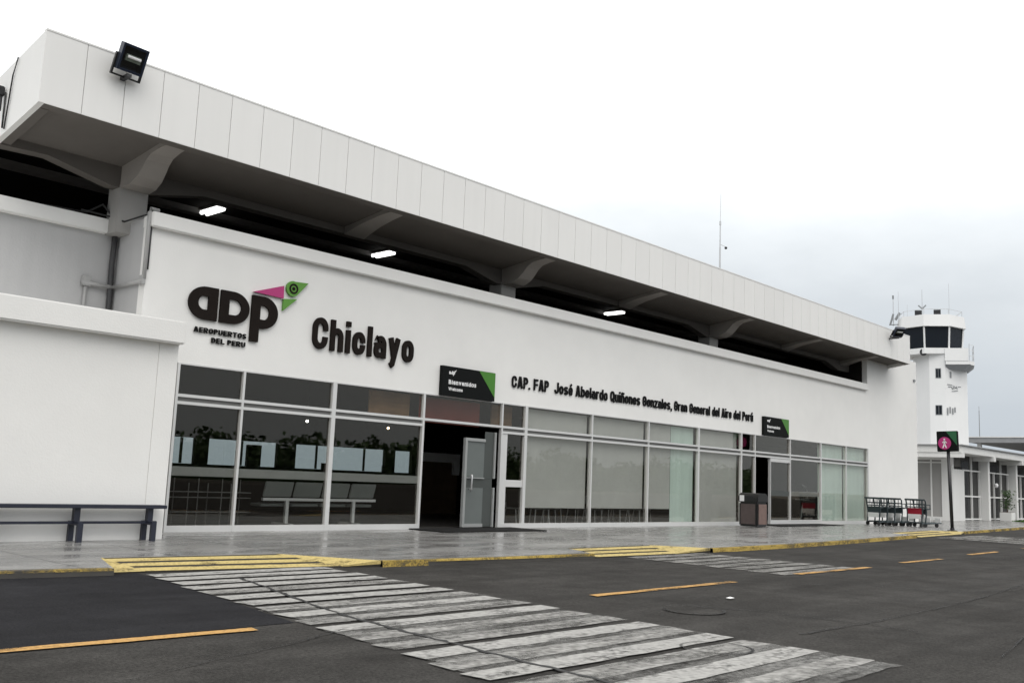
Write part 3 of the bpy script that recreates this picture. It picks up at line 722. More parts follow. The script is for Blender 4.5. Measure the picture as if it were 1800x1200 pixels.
# glazed front: one window per bay (frame + panes + frosted safety strip)
YG = .05
def frame(x0, x1, wl=.10, last=False, door=False, sill=True, low_bar=True):
    f_ = MB()
    f_.box(x0-wl/2, -.03, 0, x0+wl/2, .08, HD-.002)
    if last: f_.box(x1-.06, -.03, 0, x1+.06, .08, HD-.002)
    a, b = x0+wl/2, x1-.001-(.06 if last else .05)
    b = x1-(.061 if last else NEXTW.get(x1, .062)/2+.001)
    f_.box(a, -.02, HD-.035, b, .08, HD-.004)
    f_.box(a, -.025, 3.115, b, .08, 3.185)
    if low_bar:
        f_.box(a, -.025, 2.945, b, .08, 3.015)
    if sill: f_.box(a, -.025, 0, b, .10, .145)
    return f_, a, b
NEXTW = {XS[2]: .13, XS[5]: .13, XS[8]: .11, XS[9]: .10, XS[12]: .10, XS[3]: .075}
for i in range(14):
    x0, x1 = XS[i], XS[i+1]; wl = NEXTW.get(x0, .062)
    isdoor = i in (3, 10)
    f_, a, b = frame(x0, x1, wl, last=(i == 13), sill=not isdoor, low_bar=not (i == 3))
    if i == 4:   # inner frame of the narrow side light
        f_.box(a+.03, .0, .146, a+.26, .13, 2.94); f_.box(a+.261, .005, 1.28, b-.001, .125, 1.50)
    if i == 11: f_.box(a, -.03, .146, b, .12, .20)
    o = f_.build('window' if not isdoor else 'doorway', 'aluminium', T)
    MB().box(a+.002, .045, 3.187, b-.002, .057, HD-.037).build('transom_pane', 'glass', o)
    MB().box(a+.002, .03, 3.017 if i != 3 else 3.09, b-.002, .06, 3.113).build('transom_gap', 'alu_shadow', o)
    if not isdoor:
        MB().box(a+.002, YG, .147, b-.002, YG+.012, 2.943).build('pane', 'glass', o)
        if i in (0, 1, 2, 11):
            MB().box(a+.003, YG+.015, 1.29, b-.003, YG+.018, 1.505).build('safety_strip', 'frosted_band', o)
    if i == 3:
        dl = MB(); xa = 10.08
        dl.box(xa, .0, .04, xa+.09, .10, 2.72); dl.box(xa+.091, .0, 2.63, 10.95, .10, 2.72); dl.box(xa+.091, .0, .04, 10.95, .10, .14)
        dl.box(xa+.091, .0, 1.50, 10.95, .09, 1.53)
        dl.box(11.36, -.01, .04, 11.42, .10, 1.24); dl.box(11.36, -.01, 1.52, 11.42, .10, 2.95)
        leaf = dl.build('door_leaf', 'door_frame_grey', T)
        MB().box(xa+.092, .04, .141, 10.949, .052, 1.22).build('pane', 'frosted_door', leaf)
        MB().box(xa+.092, .04, 1.531, 10.949, .052, 2.629).build('pane', 'frosted_door', leaf)
        MB().box(xa+.092, .045, 1.221, 11.34, .055, 1.499).build('safety_strip', 'frosted_side', leaf)
        MB().box(10.951, .04, .05, 11.355, .052, 1.22).build('side_pane', 'frosted_side', leaf)
        MB().box(10.951, .04, 1.501, 11.355, .052, 2.95).build('side_pane', 'frosted_side', leaf)
        MB().tube([(xa+.2, -.10, 1.12), (xa+.2, -.13, 1.16), (xa+.2, -.13, 1.58), (xa+.2, -.10, 1.62)], .028).tube([(xa+.2, .0, 1.18), (xa+.2, -.13, 1.18)], .02).tube([(xa+.2, .0, 1.56), (xa+.2, -.13, 1.56)], .02).build('handle', 'steel', leaf, smooth=True)
    if i == 10:
        dl = MB(); xa = 29.25
        dl.box(xa, -.02, 2.78, b-.01, .12, 2.93); dl.box(xa, -.02, .03, b-.01, .12, .20); dl.box(xa, -.02, .201, xa+.04, .1, 2.779)
        leaf = dl.build('door_leaf', 'aluminium', T)
        MB().box(xa+.041, .04, .201, b-.011, .052, 2.779).build('pane', 'glass', leaf)
        MB().box(xa+.042, .032, 1.27, b-.012, .036, 1.49).build('safety_strip', 'frosted_side', leaf)
# wall conduits, pipes and cables in the recess at the left end
def pipe(pts, r, m, parent=T, name='pipe'): return MB().tube(pts, r, 8).build(name, m, parent, smooth=True)
pipe([(-.62, 1.50, 4.5), (-.60, 1.50, 5.2), (-.63, 1.49, 6.2), (-.60, 1.50, 7.28)], .07, 'pipe_dark')
pipe([(-.545, -.03, 5.72), (-.545, -.03, 7.05), (-.545, -.02, 7.28), (-.5, .02, 7.38), (-.3, .03, 7.38)], .05, 'pipe_white')
pipe([(-.47, -.02, 5.95), (-.47, -.02, 7.0)], .022, 'pipe_dark')
pipe([(-.57, -.02, 5.66), (-.57, 1.45, 5.66)], .05, 'pipe_white')
pipe([(-.60, 1.46, 5.66), (-1.3, 1.52, 5.68)], .05, 'pipe_white')
pipe([(-1.18, 1.54, 4.5), (-1.18, 1.54, 5.8)], .045, 'pipe_white')
MB().box(-1.28, 1.47, 5.60, -1.08, 1.599, 5.84).build('junction_box', 'pipe_white', T, bevel=.01)
MB().box(-.6, -.06, 5.58, -.51, .12, 5.80).build('junction_box', 'pipe_white', T, bevel=.01)
pipe([(-.52, .1, 7.26), (-.7, .9, 7.16), (-.75, 1.35, 7.32), (-1.5, 1.45, 7.36)], .022, 'cable', name='cable')
pipe([(-.75, 1.38, 7.32), (-1.0, 1.45, 7.6), (-1.25, 1.8, 7.4), (-2.2, 1.7, 7.34)], .03, 'cable', name='cable')
pipe([(-.62, 1.5, 7.2), (-.66, 1.3, 7.5), (-.72, 1.3, 7.75)], .06, 'cable', name='cable')
pipe([(XL-.03, .62, 9.3), (XL-.03, .6, 8.5)], .02, 'cable', name='cable')
pipe([(XL-.03, .12, 9.96), (XL-.035, .30, 9.6), (XL-.03, .48, 8.45)], .016, 'cable', name='cable')
# small vent outlet high on the right-hand end of the wall
MB().box(46.5, -.06, 8.13, 46.75, .001, 8.25).build('vent', 'tower_grey', T)

# ------------------------------------------------------------------ lettering and signs on the facade
YL = -.045
lg = thing('company_logo', 'dark rounded logo letters with pink and green bird and small lettering beneath', 'logo', (.6, YL, 4.4))
def flat_part(name, splines, m, parent, depth=.06, y=YL):
    vs, fs = outline_mesh(splines, depth)
    return MB().add([(p.x, y+p.z, p.y) for p in vs], fs).build(name, m, parent)
def dshape(x0, x1, z0, z1, flip=False):
    cx = x0 + (x1-x0)*.42; rz = (z1-z0)/2
    pts = [(x0, z0), (cx, z0)] + arc(cx, (z0+z1)/2, x1-cx, -90, 90, 18, rz)[1:-1] + [(cx, z1), (x0, z1)]
    if flip: pts = [(x0+x1-px, pz) for px, pz in pts][::-1]
    return pts
flat_part('letter', [dshape(.59, 1.36, 5.0, 5.80, True), dshape(.84, 1.11, 5.24, 5.57, True)], 'letter', lg)
flat_part('letter', [dshape(1.43, 2.24, 5.0, 5.80), dshape(1.67, 2.02, 5.22, 5.60)], 'letter', lg)
pb = dshape(2.30, 3.07, 5.0, 5.82)
flat_part('letter', [[(2.30, 4.65), (2.545, 4.65), (2.545, 5.0)] + pb[1:], dshape(2.55, 2.82, 5.23, 5.58)], 'letter', lg)
flat_part('bird_wing', [[(2.31, 5.90), (3.19, 6.20), (3.20, 5.87)]], 'magenta', lg)
cxh, czh = 3.47, 6.17
flat_part('bird_head', [arc(cxh, czh, .20, 75, 315, 20) + [(3.93, 6.39)]], 'leaf_green', lg)
flat_part('bird_eye', [arc(cxh+.01, czh, .135, 0, 350, 24), arc(cxh+.01, czh, .09, 0, 350, 20)], 'letter', lg, .02, YL-.034)
flat_part('bird_pupil', [arc(cxh+.01, czh, .045, 0, 345, 16)], 'letter', lg, .02, YL-.034)
flat_part('bird_tail', [[(3.20, 5.86), (3.62, 5.92), (3.20, 5.55)]], 'leaf_green', lg)
sign_text('AEROPUERTOS', .80, 2.22, 4.685, .125, YL+.01, .03, 'letter_thin', lg, gap=.13)
sign_text('DEL PERU', 1.28, 2.21, 4.475, .125, YL+.01, .03, 'letter_thin', lg, gap=.13)
ct = thing('city_lettering', 'large dark raised letters spelling Chiclayo on the white facade', 'lettering', (4.2, YL, 4.7))
sign_text('Chiclayo', 4.19, 7.72, 4.72, .84, YL, .07, 'letter', ct, t=.185, gap=.13)
nm = thing('name_lettering', 'long line of small black raised letters on the white band, starting with CAP. FAP', 'lettering', (12, YL, 4.4))
sign_text('CAP. FAP  José Abelardo Quiñones Gonzales, Gran General del Aire del Perú', 12.0, 27.62, 4.44, .38, YL+.015, .035, 'letter_thin', nm, t=.175, gap=.13, space=.36)

def welcome(x0, x1, z0, z1, label):
    s_ = thing('welcome_sign', label, 'sign', (x0, -.06, z0), 'black and green welcome signs over the doorways')
    wd = x1-x0; hg = z1-z0
    MB().box(x0, -.12, z0, x1, -.002, z1).build('sign_panel', 'sign_black', s_)
    vs = [(x0+wd*.68, z1), (x1, z1), (x1, z0+hg*.12)]
    m_ = MB(); m_.prism([(vs[0][0], vs[0][1]-.004), (vs[1][0]-.004, vs[1][1]-.004), (vs[2][0]-.004, vs[2][1])], 'y', -.126, -.121); m_.build('green_corner', 'sign_green', s_)
    text_parts('adp', x0+wd*.12, x0+wd*.225, z0+hg*.735, hg*.12, -.124, .004, 'sign_white', s_, bold=.05, gap=.06, joined='sign_lettering')
    m_ = MB(); m_.prism([(x0+wd*.215, z0+hg*.85), (x0+wd*.255, z0+hg*.90), (x0+wd*.225, z0+hg*.80)], 'y', -.126, -.121); m_.build('sign_mark', 'sign_white', s_)
    text_parts('Bienvenidos', x0+wd*.12, x0+wd*.63, z0+hg*.40, hg*.15, -.124, .004, 'sign_white', s_, bold=.035, joined='sign_lettering')
    text_parts('Welcome', x0+wd*.12, x0+wd*.38, z0+hg*.19, hg*.11, -.124, .004, 'sign_white', s_, bold=.03, joined='sign_lettering')
    return s_
welcome(8.85, 11.13, 3.90, 4.79, 'black sign with green corner over the near open doorway, larger in view')
welcome(28.46, 30.80, 3.92, 4.75, 'black sign with green corner over the far doorway behind the litter bin')

# ------------------------------------------------------------------ lamps on the roof
def floodlight(name, x, y, z, tilt, yaw, label, size=.68):
    f_ = thing(name, label, 'floodlight', (x, y, z), 'floodlights on the roof edge')
    mt = Matrix.Translation((x, y, z)) @ Matrix.Rotation(R(yaw), 4, 'Z') @ Matrix.Rotation(R(tilt), 4, 'X')
    h = size/2
    m_ = MB()
    front = [(-h, -.13, -h), (h, -.13, -h), (h, -.13, h), (-h, -.13, h)]; back = [(-h*.7, .16, -h*.7), (h*.7, .16, -h*.7), (h*.7, .16, h*.7), (-h*.7, .16, h*.7)]
    mid = [(-h, .02, -h), (h, .02, -h), (h, .02, h), (-h, .02, h)]
    k = h*.84
    inner = [(-k, -.13, -k), (k, -.13, -k), (k, -.13, k), (-k, -.13, k)]; inn2 = [(-k*.8, .02, -k*.8), (k*.8, .02, -k*.8), (k*.8, .02, k*.8), (-k*.8, .02, k*.8)]
    vs = [mt @ Vector(p) for p in front+mid+back+inner+inn2]
    fs = []
    for i in range(4):
        j = (i+1) % 4
        fs += [(i, j, 4+j, 4+i), (4+i, 4+j, 8+j, 8+i), (i, 12+i, 12+j, j), (12+i, 16+i, 16+j, 12+j)]
    fs += [(8, 9, 10, 11), (16, 17, 18, 19)]
    m_.add(vs, fs).build('housing', 'flood_case', f_)
    MB().box(-k, -.118, -k, k, -.11, k, mt).build('glass', 'glass_clear', f_)
    m_ = MB(); m_.box(-.15, -.09, -.06, .19, -.03, .085, mt); m_.build('reflector', 'reflector', f_)
    MB().tube([(-.13, -.10, .035), (.17, -.10, .035)], .035, 8, mtx=mt).build('bulb', 'sign_white', f_)
    m_ = MB()
    m_.box(-h-.05, -.03, -.05, -h-.012, .03, .05, mt); m_.box(h+.012, -.03, -.05, h+.05, .03, .05, mt)
    m_.box(-h-.05, -.03, -h-.10, -h-.012, .03, -.051, mt); m_.box(h+.012, -.03, -h-.10, h+.05, .03, -.051, mt)
    m_.box(-h-.05, -.03, -h-.14, h+.05, .03, -h-.101, mt)
    m_.build('bracket', 'black_metal', f_)
    yk = max(y, YF-.4)
    MB().box(x-.05, y-.02, z-size*.62-.05, x+.05, YF-.002 if y < YF else y+.3, z-size*.62+.02).build('arm', 'black_metal', f_)
    return f_
floodlight('floodlight', -2.02, -1.52, 10.07, 24, 4, 'dark square floodlight with visible reflector above the near end of the roof', .58)
floodlight('floodlight', 40.0, -1.7, 10.05, 48, -38, 'small dark floodlight seen edge on at the far end of the roof', .54)
fl3 = thing('floodlight', 'black lamp on the roof edge at the extreme left of the photo', 'floodlight', (XL-.1, .75, 9.2), 'floodlights on the roof edge')
MB().box(XL-.18, .66, 9.22, XL-.03, .82, 9.44).build('housing', 'black_metal', fl3, bevel=.02)
MB().tube([(XL-.08, .72, 8.9), (XL-.08, .72, 9.25)], .03).build('arm', 'black_metal', fl3)
# fluorescent fittings in the upper hall
for (xa, lab) in ((3.35, 'lit twin tube ceiling lamp in the roof opening, nearest and brightest'), (9.8, 'lit ceiling lamp in the roof opening above the word Chiclayo'), (22.9, 'lit ceiling lamp far along the roof opening, a thin sliver')):
    c_ = thing('ceiling_lamp', lab, 'ceiling lamp', (xa, 4.1, 8.95), 'tube lamps under the hall ceiling')
    MB().box(xa-.17, 3.62, 8.93, xa+.17, 4.62, 8.995).build('housing', 'aluminium', c_)
    for dx in (-.09, .09):
        MB().tube([(xa+dx, 3.65, 8.89), (xa+dx, 4.58, 8.89)], .055, 8).build('tube', 'lamp_tube', c_)
# slender aerial on the roof
am = thing('roof_aerial', 'thin tall aerial mast rising from the middle of the terminal roof', 'aerial', (31.5, 4, 9.3))
MB().tube([(31.5, 4, 9.2), (31.5, 4, 13.6)], .055, 8, .045).build('mast', 'steel', am)
MB().tube([(31.5, 4, 13.6), (31.5, 4, 14.9)], .035, 6, .03).tube([(31.5, 4, 14.75), (31.5, 4, 14.95)], .05).build('mast_section', 'steel', am)
MB().tube([(31.5, 4, 14.9), (31.53, 4, 16.4)], .016, 6, .010).build('whip', 'steel', am)
MB().tube([(31.5, 4, 13.75), (31.78, 3.85, 13.66)], .012).build('side_arm', 'steel', am)
MB().lathe([(.01, -.07), (.06, -.05), (.075, 0), (.06, .05), (.01, .07)], (31.8, 3.84, 13.6), 10).build('beacon', 'black_metal', am, smooth=True)

# ------------------------------------------------------------------ furniture on the pavement
bn = thing('bench', 'long dark blue steel bench with low rail against the white side block', 'bench', (-3, -2.2, 0))
MB().box(-9.2, -2.37, .635, -.72, -2.05, .705).build('seat', 'navy_steel', bn, bevel=.012)
MB().box(-9.2, -2.235, .335, -.86, -2.175, .385).build('rail', 'navy_steel', bn)
for px in (-8.6, -7.07, -5.54, -4.01, -2.50, -1.02):
    MB().box(px-.055, -2.27, .386, px+.055, -2.15, .634).build('post', 'navy_steel', bn)
    l_ = MB(); l_.box(px-.05, -2.46, 0, px+.05, -2.38, .385); l_.box(px-.05, -2.07, 0, px+.05, -1.99, .385); l_.box(px-.05, -2.379, .315, px+.05, -2.071, .384)
    l_.build('foot', 'navy_steel', bn)
# litter bin: dark domed box with framed side panels
bx, by = 25.45, -1.25
bi = thing('litter_bin', 'dark brown litter bin with paler side panel outside the far doorway', 'bin', (bx, by, 0))
hw = .42
cb = MB()
cb.box(bx-hw, by-hw, .04, bx+hw, by+hw, 1.0)
cb.build('body', 'black_plastic', bi, bevel=.05)
hd = MB(); pts = [(-hw-.02, 1.001), (hw+.02, 1.001), (hw+.02, 1.22), (hw-.06, 1.33), (hw-.16, 1.37), (-hw+.16, 1.37), (-hw+.06, 1.33), (-hw-.02, 1.22)]
hd.prism([(bx+p[0], p[1]) for p in pts], 'y', by-hw-.02, by+hw+.02).build('hood', 'black_plastic', bi, bevel=.03)
MB().box(bx-hw+.10, by-hw-.014, .13, bx+hw-.10, by-hw+.02, .93).build('panel', 'bin_panel_light', bi)
MB().box(bx-hw-.014, by-hw+.10, .13, bx-hw+.02, by+hw-.10, .93).build('panel', 'bin_panel', bi)
MB().box(bx-hw-.026, by-.24, 1.08, bx-hw-.005, by+.24, 1.24).build('flap', 'black_metal', bi)
MB().box(bx-hw-.04, by+.16, 1.03, bx-hw-.027, by+.36, 1.27).build('sticker', 'sign_white', bi)
for (x0, x1, y0, y1, lab) in ((7.9, 12.2, -1.55, -.06, 'thin black entrance mat at the near open doorway'), (27.9, 34.0, -1.3, -.06, 'thin dark entrance mat outside the far doorway')):
    m_ = MB(); m_.box(x0, y0, .001, x1, y1, .03)
    tag(m_.build('entrance_mat', 'rubber_mat', base=(x0, y0, 0), bevel=.008), lab, 'mat', 'mats at the doorways')
# pedestrian crossing sign on a black post
ps = thing('crossing_sign', 'square black and green sign with white walking figure on a magenta disc', 'sign', (36.3, -5.42, 0))
lean = Matrix.Translation((36.3, -5.42, 0)) @ Matrix.Rotation(R(-1.6), 4, 'X')
MB().tube([(0, 0, 0), (0, 0, 3.7)], .075, 12, mtx=lean).build('post', 'black_metal', ps, smooth=True)
MB().lathe([(.22, 0), (.22, .03), (.10, .06), (.09, .14), (.01, .14)], (36.3, -5.42, 0), 16).build('base_plate', 'black_metal', ps)
q = Matrix.Translation((0, 0, 0)) @ lean
MB().box(-.12, -.46, 3.62, .10, .46, 4.56, q).build('sign_box', 'sign_black', ps, bevel=.02)
def xface(polys, m, nm_, xx, dd=.012):
    vs, fs = outline_mesh(polys, dd)
    return MB().add([q @ Vector((xx-p.z, -p.x, 4.09+p.y)) for p in vs], fs).build(nm_, m, ps)
xface([[(-.02, .455), (.445, .455), (.445, -.20)]], 'pole_green', 'green_corner', -.125)
xface([arc(-.10, -.09, .29, 0, 352, 40)], 'magenta', 'disc', -.138)
fx, fz = -.10, -.09
def limb(a, b, wa, wb):
    a, b = Vector(a), Vector(b); d = (b-a).normalized(); n_ = Vector((-d.y, d.x))
    return [tuple(a+n_*wa), tuple(a-n_*wa), tuple(b-n_*wb), tuple(b+n_*wb)]
man = MB()
for poly in (arc(fx, fz+.175, .042, 0, 345, 14), limb((fx, fz+.12), (fx-.005, fz-.03), .042, .036), limb((fx, fz-.02), (fx+.075, fz-.22), .032, .022), limb((fx-.005, fz-.02), (fx-.085, fz-.22), .032, .022),
             limb((fx+.01, fz+.115), (fx+.10, fz+.01), .022, .016), limb((fx-.01, fz+.115), (fx-.095, fz+.02), .022, .016)):
    vs, fs = outline_mesh([poly], .006)
    man.add([q @ Vector((-.148-p.z, -p.x, 4.09+p.y)) for p in vs], fs)
man.build('walking_figure', 'sign_white', ps)

# luggage trolleys nested in two rows at the end of the facade
def make_cart(panel, label, group):
    c = thing('luggage_cart', label, 'trolley', (0, 0, 0), group)
    m_ = MB()
    for s_ in (-1, 1):
        m_.tube([(0, s_*.38, .16), (.06, s_*.40, .70), (-.02, s_*.42, 1.28), (-.10, s_*.42, 1.34)], .036, 6)
        m_.tube([(0, s_*.38, .17), (.55, s_*.36, .20), (1.15, s_*.20, .22)], .036, 6)
    m_.build('frame', 'cart_grey', c)
    MB().tube([(-.10, -.43, 1.34), (-.10, .43, 1.34)], .045, 8).build('handle', 'cart_grey', c)
    m_ = MB()
    for z_ in (1.12, .98): m_.tube([(0.0, -.41, z_), (0.0, .41, z_)], .028, 6)
    for y_ in (-.2, 0, .2): m_.tube([(0.0, y_, .98), (0, y_, 1.3)], .018, 6)
    m_.tube([(.02, -.40, .86), (.32, -.38, .90), (.32, .38, .90), (.02, .40, .86)], .026, 6); m_.tube([(.30, -.38, .9), (.30, -.38, 1.1), (.30, .38, 1.1), (.30, .38, .9)], .022, 6)
    m_.build('basket', 'cart_grey', c)
    MB().box(.03, -.37, .62, .05, .37, .93).build('panel', panel, c)
    m_ = MB()
    for k in range(5): m_.box(.06+.22*k, -.34+.02*k, .20, .16+.22*k, .34-.02*k, .235)
    m_.build('platform', 'cart_grey', c)
    MB().box(1.12, -.19, .25, 1.16, .19, .46).build('bumper_panel', 'cart_white', c)
    MB().box(-.02, -.33, .40, .02, .33, .63).build('kick_panel', 'cart_white', c)
    for (x_, y_) in ((.0, -.36), (.0, .36), (1.05, 0)):
        MB().tube([(x_, y_-.03, .10), (x_, y_+.03, .10)], .10, 14).build('wheel', 'black_plastic', c)
    return c
carts = make_cart('cart_grey', 'grey luggage trolley, rearmost of the nested row by the wall', 'luggage trolleys by the end wall')
carts.location = Vector((37.62, -1.2, 0))*S; carts.rotation_euler.z = R(-22)
for i, lab in ((1, 'grey luggage trolley, second of the nested row by the wall'), (2, 'grey luggage trolley, third of the nested row by the wall'), (3, 'grey luggage trolley at the front of the nested row by the wall')):
    c = copy_tree(carts); c.location = Vector((37.62+.46*i, -1.2-.19*i, 0))*S; c['label'] = lab
cr_ = make_cart('cart_red', 'luggage trolley with red panel standing at the right of the row', 'luggage trolleys by the end wall')
cr_.location = Vector((38.9, -2.75, 0))*S; cr_.rotation_euler.z = R(-10)
c = copy_tree(cr_); c.location = Vector((39.35, -2.85, 0))*S; c.rotation_euler.z = R(-28); c['label'] = 'luggage trolley pushed in ahead of the red panelled trolley'
for ch in c.children:
    if ch.name.startswith('panel'):
        ch.data = ch.data.copy(); ch.data.materials.clear(); ch.data.materials.append(MATS['cart_grey'])

# ------------------------------------------------------------------ inside the hall, behind the glass
def make_seat_row(x0, nseat, y, z=0, label='', w_=.98):
    r_ = thing('seat_row', label, 'seating', (x0, y, 0), 'rows of waiting seats behind the glass')
    m_ = MB(); m_.box(x0, y-.05, .68, x0+nseat*w_, y+.03, .755); m_.build('beam', 'aluminium', r_)
    for k in range(nseat):
        xa = x0+k*w_+.03; xb = x0+(k+1)*w_-.03
        b_ = MB(); b_.add([(xa, y+.02, .78), (xb, y+.02, .78), (xb, y-.10, 1.20), (xa, y-.10, 1.20), (xa, y+.07, .78), (xb, y+.07, .78), (xb, y-.05, 1.20), (xa, y-.05, 1.20)],
              [(0, 1, 2, 3), (7, 6, 5, 4), (0, 4, 5, 1), (3, 2, 6, 7), (0, 3, 7, 4), (1, 5, 6, 2)])
        b_.build('backrest', 'seat_grey', r_, bevel=.02)
        MB().box(xa, y+.08, .52, xb, y+.62, .60).build('seat', 'seat_grey', r_, bevel=.02)
    for xx in (x0+.8, x0+nseat*w_-.8):
        m_ = MB(); m_.box(xx-.05, y-.04, .02, xx+.05, y+.04, .679); m_.box(xx-.05, y-.3, .02, xx+.05, y+.6, .07); m_.build('leg', 'aluminium', r_)
    return r_
make_seat_row(4.3, 4, 1.9, label='row of grey waiting seats with white beam behind the second and third panes')
# low display racks behind the first pane
rk_ = thing('rack', 'dark rack of thin vertical wires behind the leftmost pane', 'rack', (2, 2.0, 0))
m_ = MB()
for k in range(9): m_.tube([(1.2+.32*k, 2.0+.08*(k % 3), .02), (1.2+.32*k, 2.0+.08*(k % 3), 1.22-.12*(k % 2))], .014, 5)
m_.build('upright', 'alu_shadow', rk_)
m_ = MB()
for z_ in (.35, .72, .86): m_.box(1.1, 1.98, z_, 4.0, 2.22, z_+.02)
m_.build('shelf', 'alu_shadow', rk_)
# dark counter along the airside wall
ctr = thing('counter', 'long dark counter with screens along the back of the hall', 'counter', (12, 10.6, 0))
MB().box(5.5, 10.4, .02, 20.5, 11.0, 1.5).build('desk', 'dark_room', ctr)
MB().box(5.4, 10.3, 1.501, 20.6, 11.05, 1.56).build('counter_top', 'black_plastic', ctr)
for xx in (9.2, 12.6, 15.7, 17.6): MB().box(xx, 10.55, 1.561, xx+.5, 10.62, 1.86).build('screen', 'black_plastic', ctr)
# room portal seen through the open door
pt = thing('inner_portal', 'pale door surround inside the hall, seen through the open doorway', 'door frame', (16, 8, 0))
MB().box(15.4, 7.9, 2.10, 17.6, 8.0, 2.46).box(17.25, 7.9, 1.6, 17.6, 8.0, 2.099).build('surround', 'sign_white', pt)
MB().box(15.4, 8.02, .02, 17.6, 8.08, 2.1).build('door', 'wood_dark', pt)
# added red sheet: a sign's reflection in the transom put into colour
m_ = MB(); m_.box(8.45, .38, 3.10, 11.0, .40, 3.84)
tag(m_.build('reflection_sheet', 'red_reflection', base=(9.7, .39, 3.1)), 'dull red sheet imitating a sign reflection in the glass over the near doorway', 'reflection_sheet')
# pale stand with a curved top inside the far window
st = thing('display_stand', 'slim pale stand with curved top behind the glass right of the far doorway', 'stand', (34.3, 1.0, 0))
MB().tube([(34.2, 1.0, .05), (34.3, 1.0, .6), (34.55, 1.0, 1.1)], .07, 8, .05).build('post', 'seat_grey', st, smooth=True)
MB().box(33.95, .85, 1.10, 34.9, 1.15, 1.15).build('tray', 'seat_grey', st)
MB().tube([(34.9, 1.0, 1.16), (35.0, 1.0, 1.45), (34.85, 1.0, 1.72), (34.45, 1.0, 1.83)], .06, 8, .04).build('arch', 'seat_grey', st, smooth=True)
MB().lathe([(.25, .02), (.25, .05), (.05, .07)], (34.2, 1.0, 0), 14).build('foot', 'seat_grey', st)
# downlights
for (x_, mm, lab) in ((7.8, 'lamp_cool', 'small white downlight shining behind the second pane'), (11.2, 'lamp_warm', 'small amber downlight shining behind the third pane')):
    d_ = thing('downlight', lab, 'lamp', (x_, 5, 3.1), 'downlights in the hall')
    MB().tube([(x_, 5, 3.16), (x_, 5, 4.25)], .012, 5).build('stem', 'black_metal', d_)
    MB().lathe([(.01, 0), (.035, .02), (.04, .05), (.02, .07)], (x_, 5, 3.07), 10).build('bulb', mm, d_)
# roller blinds and frosted sheets behind the right-hand panes
BL = [(12.90, 16.21, .65, 'blind_grey', 'grey roller blind behind the first pane right of the near doorway'), (16.33, 19.67, .66, 'blind_grey', 'grey roller blind behind the second pane right of the near doorway'),
      (19.79, 21.5, .66, 'blind_grey', 'grey half width roller blind left of a pale green sheet'), (21.52, 23.15, .15, 'blind_green', 'pale green frosted sheet beside the half width grey blind'),
      (23.34, 26.6, .15, 'blind_grey', 'full length grey blind in the pane left of the litter bin'), (34.39, 37.16, .15, 'blind_green', 'pale green frosted sheet in the pane right of the far doorway'),
      (37.28, 39.84, .15, 'blind_green', 'pale green frosted sheet in the last pane beside the luggage trolleys')]
for (x0, x1, z0, mm, lab) in BL:
    b_ = thing('roller_blind', lab, 'blind', (x0, .2, z0), 'blinds and frosted sheets behind the glass')
    nseg = 24; m_ = MB()
    top = [(x0+(x1-x0)*k/nseg, .19+.006*math.sin(k*1.3), 3.84) for k in range(nseg+1)]; bot = [(p[0], p[1], z0) for p in top]
    m_.add(bot+top, [(k, k+1, nseg+1+k+1, nseg+1+k) for k in range(nseg)])
    o = m_.build('sheet', mm, b_)
    MB().box(x0, .182, z0-.025, x1, .212, z0+.0).build('hem_bar', 'blind_grey', b_)
    MB().tube([(x0, .215, 3.87), (x1, .215, 3.87)], .03, 8).build('roller', 'alu_shadow', b_)
# cafe chairs, legs showing under the blinds
def make_chair():
    c = thing('cafe_chair', 'x', 'chair', (0, 0, 0), 'cafe chairs under the blinds')
    MB().box(-.26, -.26, .55, .26, .26, .59).build('seat', 'seat_grey', c, bevel=.01)
    MB().box(-.26, .22, .75, .26, .26, 1.05).build('backrest', 'seat_grey', c, bevel=.01)
    for sx in (-1, 1):
        MB().tube([(sx*.27, -.26, .02), (sx*.23, -.22, .56)], .018, 6).build('leg', 'aluminium', c)
        MB().tube([(sx*.27, .30, .02), (sx*.23, .22, .56), (sx*.24, .25, 1.0)], .018, 6).build('leg', 'aluminium', c)
    return c
ch0 = make_chair()
rr = random.Random(2)
ordn = ['first', 'second', 'third', 'fourth', 'fifth', 'sixth', 'seventh', 'eighth', 'ninth']
for i, xx in enumerate((13.5, 14.6, 15.6, 16.9, 17.8, 18.9, 19.4, 20.4, 21.1)):
    c = ch0 if i == 0 else copy_tree(ch0)
    c.location = Vector((xx, .95+rr.uniform(-.12, .25), 0))*S; c.rotation_euler.z = rr.uniform(-.6, .6)
    c['label'] = 'cafe chair under the grey blinds, %s counting from the near doorway' % ordn[i]

# ------------------------------------------------------------------ control tower
TB = Vector((87.6, 12.5, 0)); tr_ = Vector((.329, -.944, 0)).normalized(); ta = Vector((.944, .329, 0)).normalized(); PX = .0556
tw = thing('control_tower', 'white airport control tower with dark glazed cab and aerials', 'tower', tuple(TB))
def tp(u, wv, z): return TB + tr_*u + ta*wv + Vector((0, 0, z))
def tprism(poly, z0, z1, name, m, poly2=None, parent=tw):
    p2 = poly2 or poly; n_ = len(poly)
    return MB().add([tp(a, b, z0) for a, b in poly]+[tp(a, b, z1) for a, b in p2], [tuple(range(n_))[::-1], tuple(range(n_, 2*n_))]+[(i, (i+1) % n_, n_+(i+1) % n_, n_+i) for i in range(n_)]).build(name, m, parent)
def poly_r(r, c, angs): return [(c+r*math.cos(R(a)), -r*math.sin(R(a))) for a in angs]
shaft = poly_r(2.45, 0, (12, 80, 113, 170, 215, 270, 325))
tprism(shaft, 0, 15.6, 'shaft', 'tower_white')
cc = -.78
ang = [11+45*k for k in range(8)]
cabw0 = poly_r(2.90, cc, ang); cabw1 = poly_r(3.02, cc, ang)
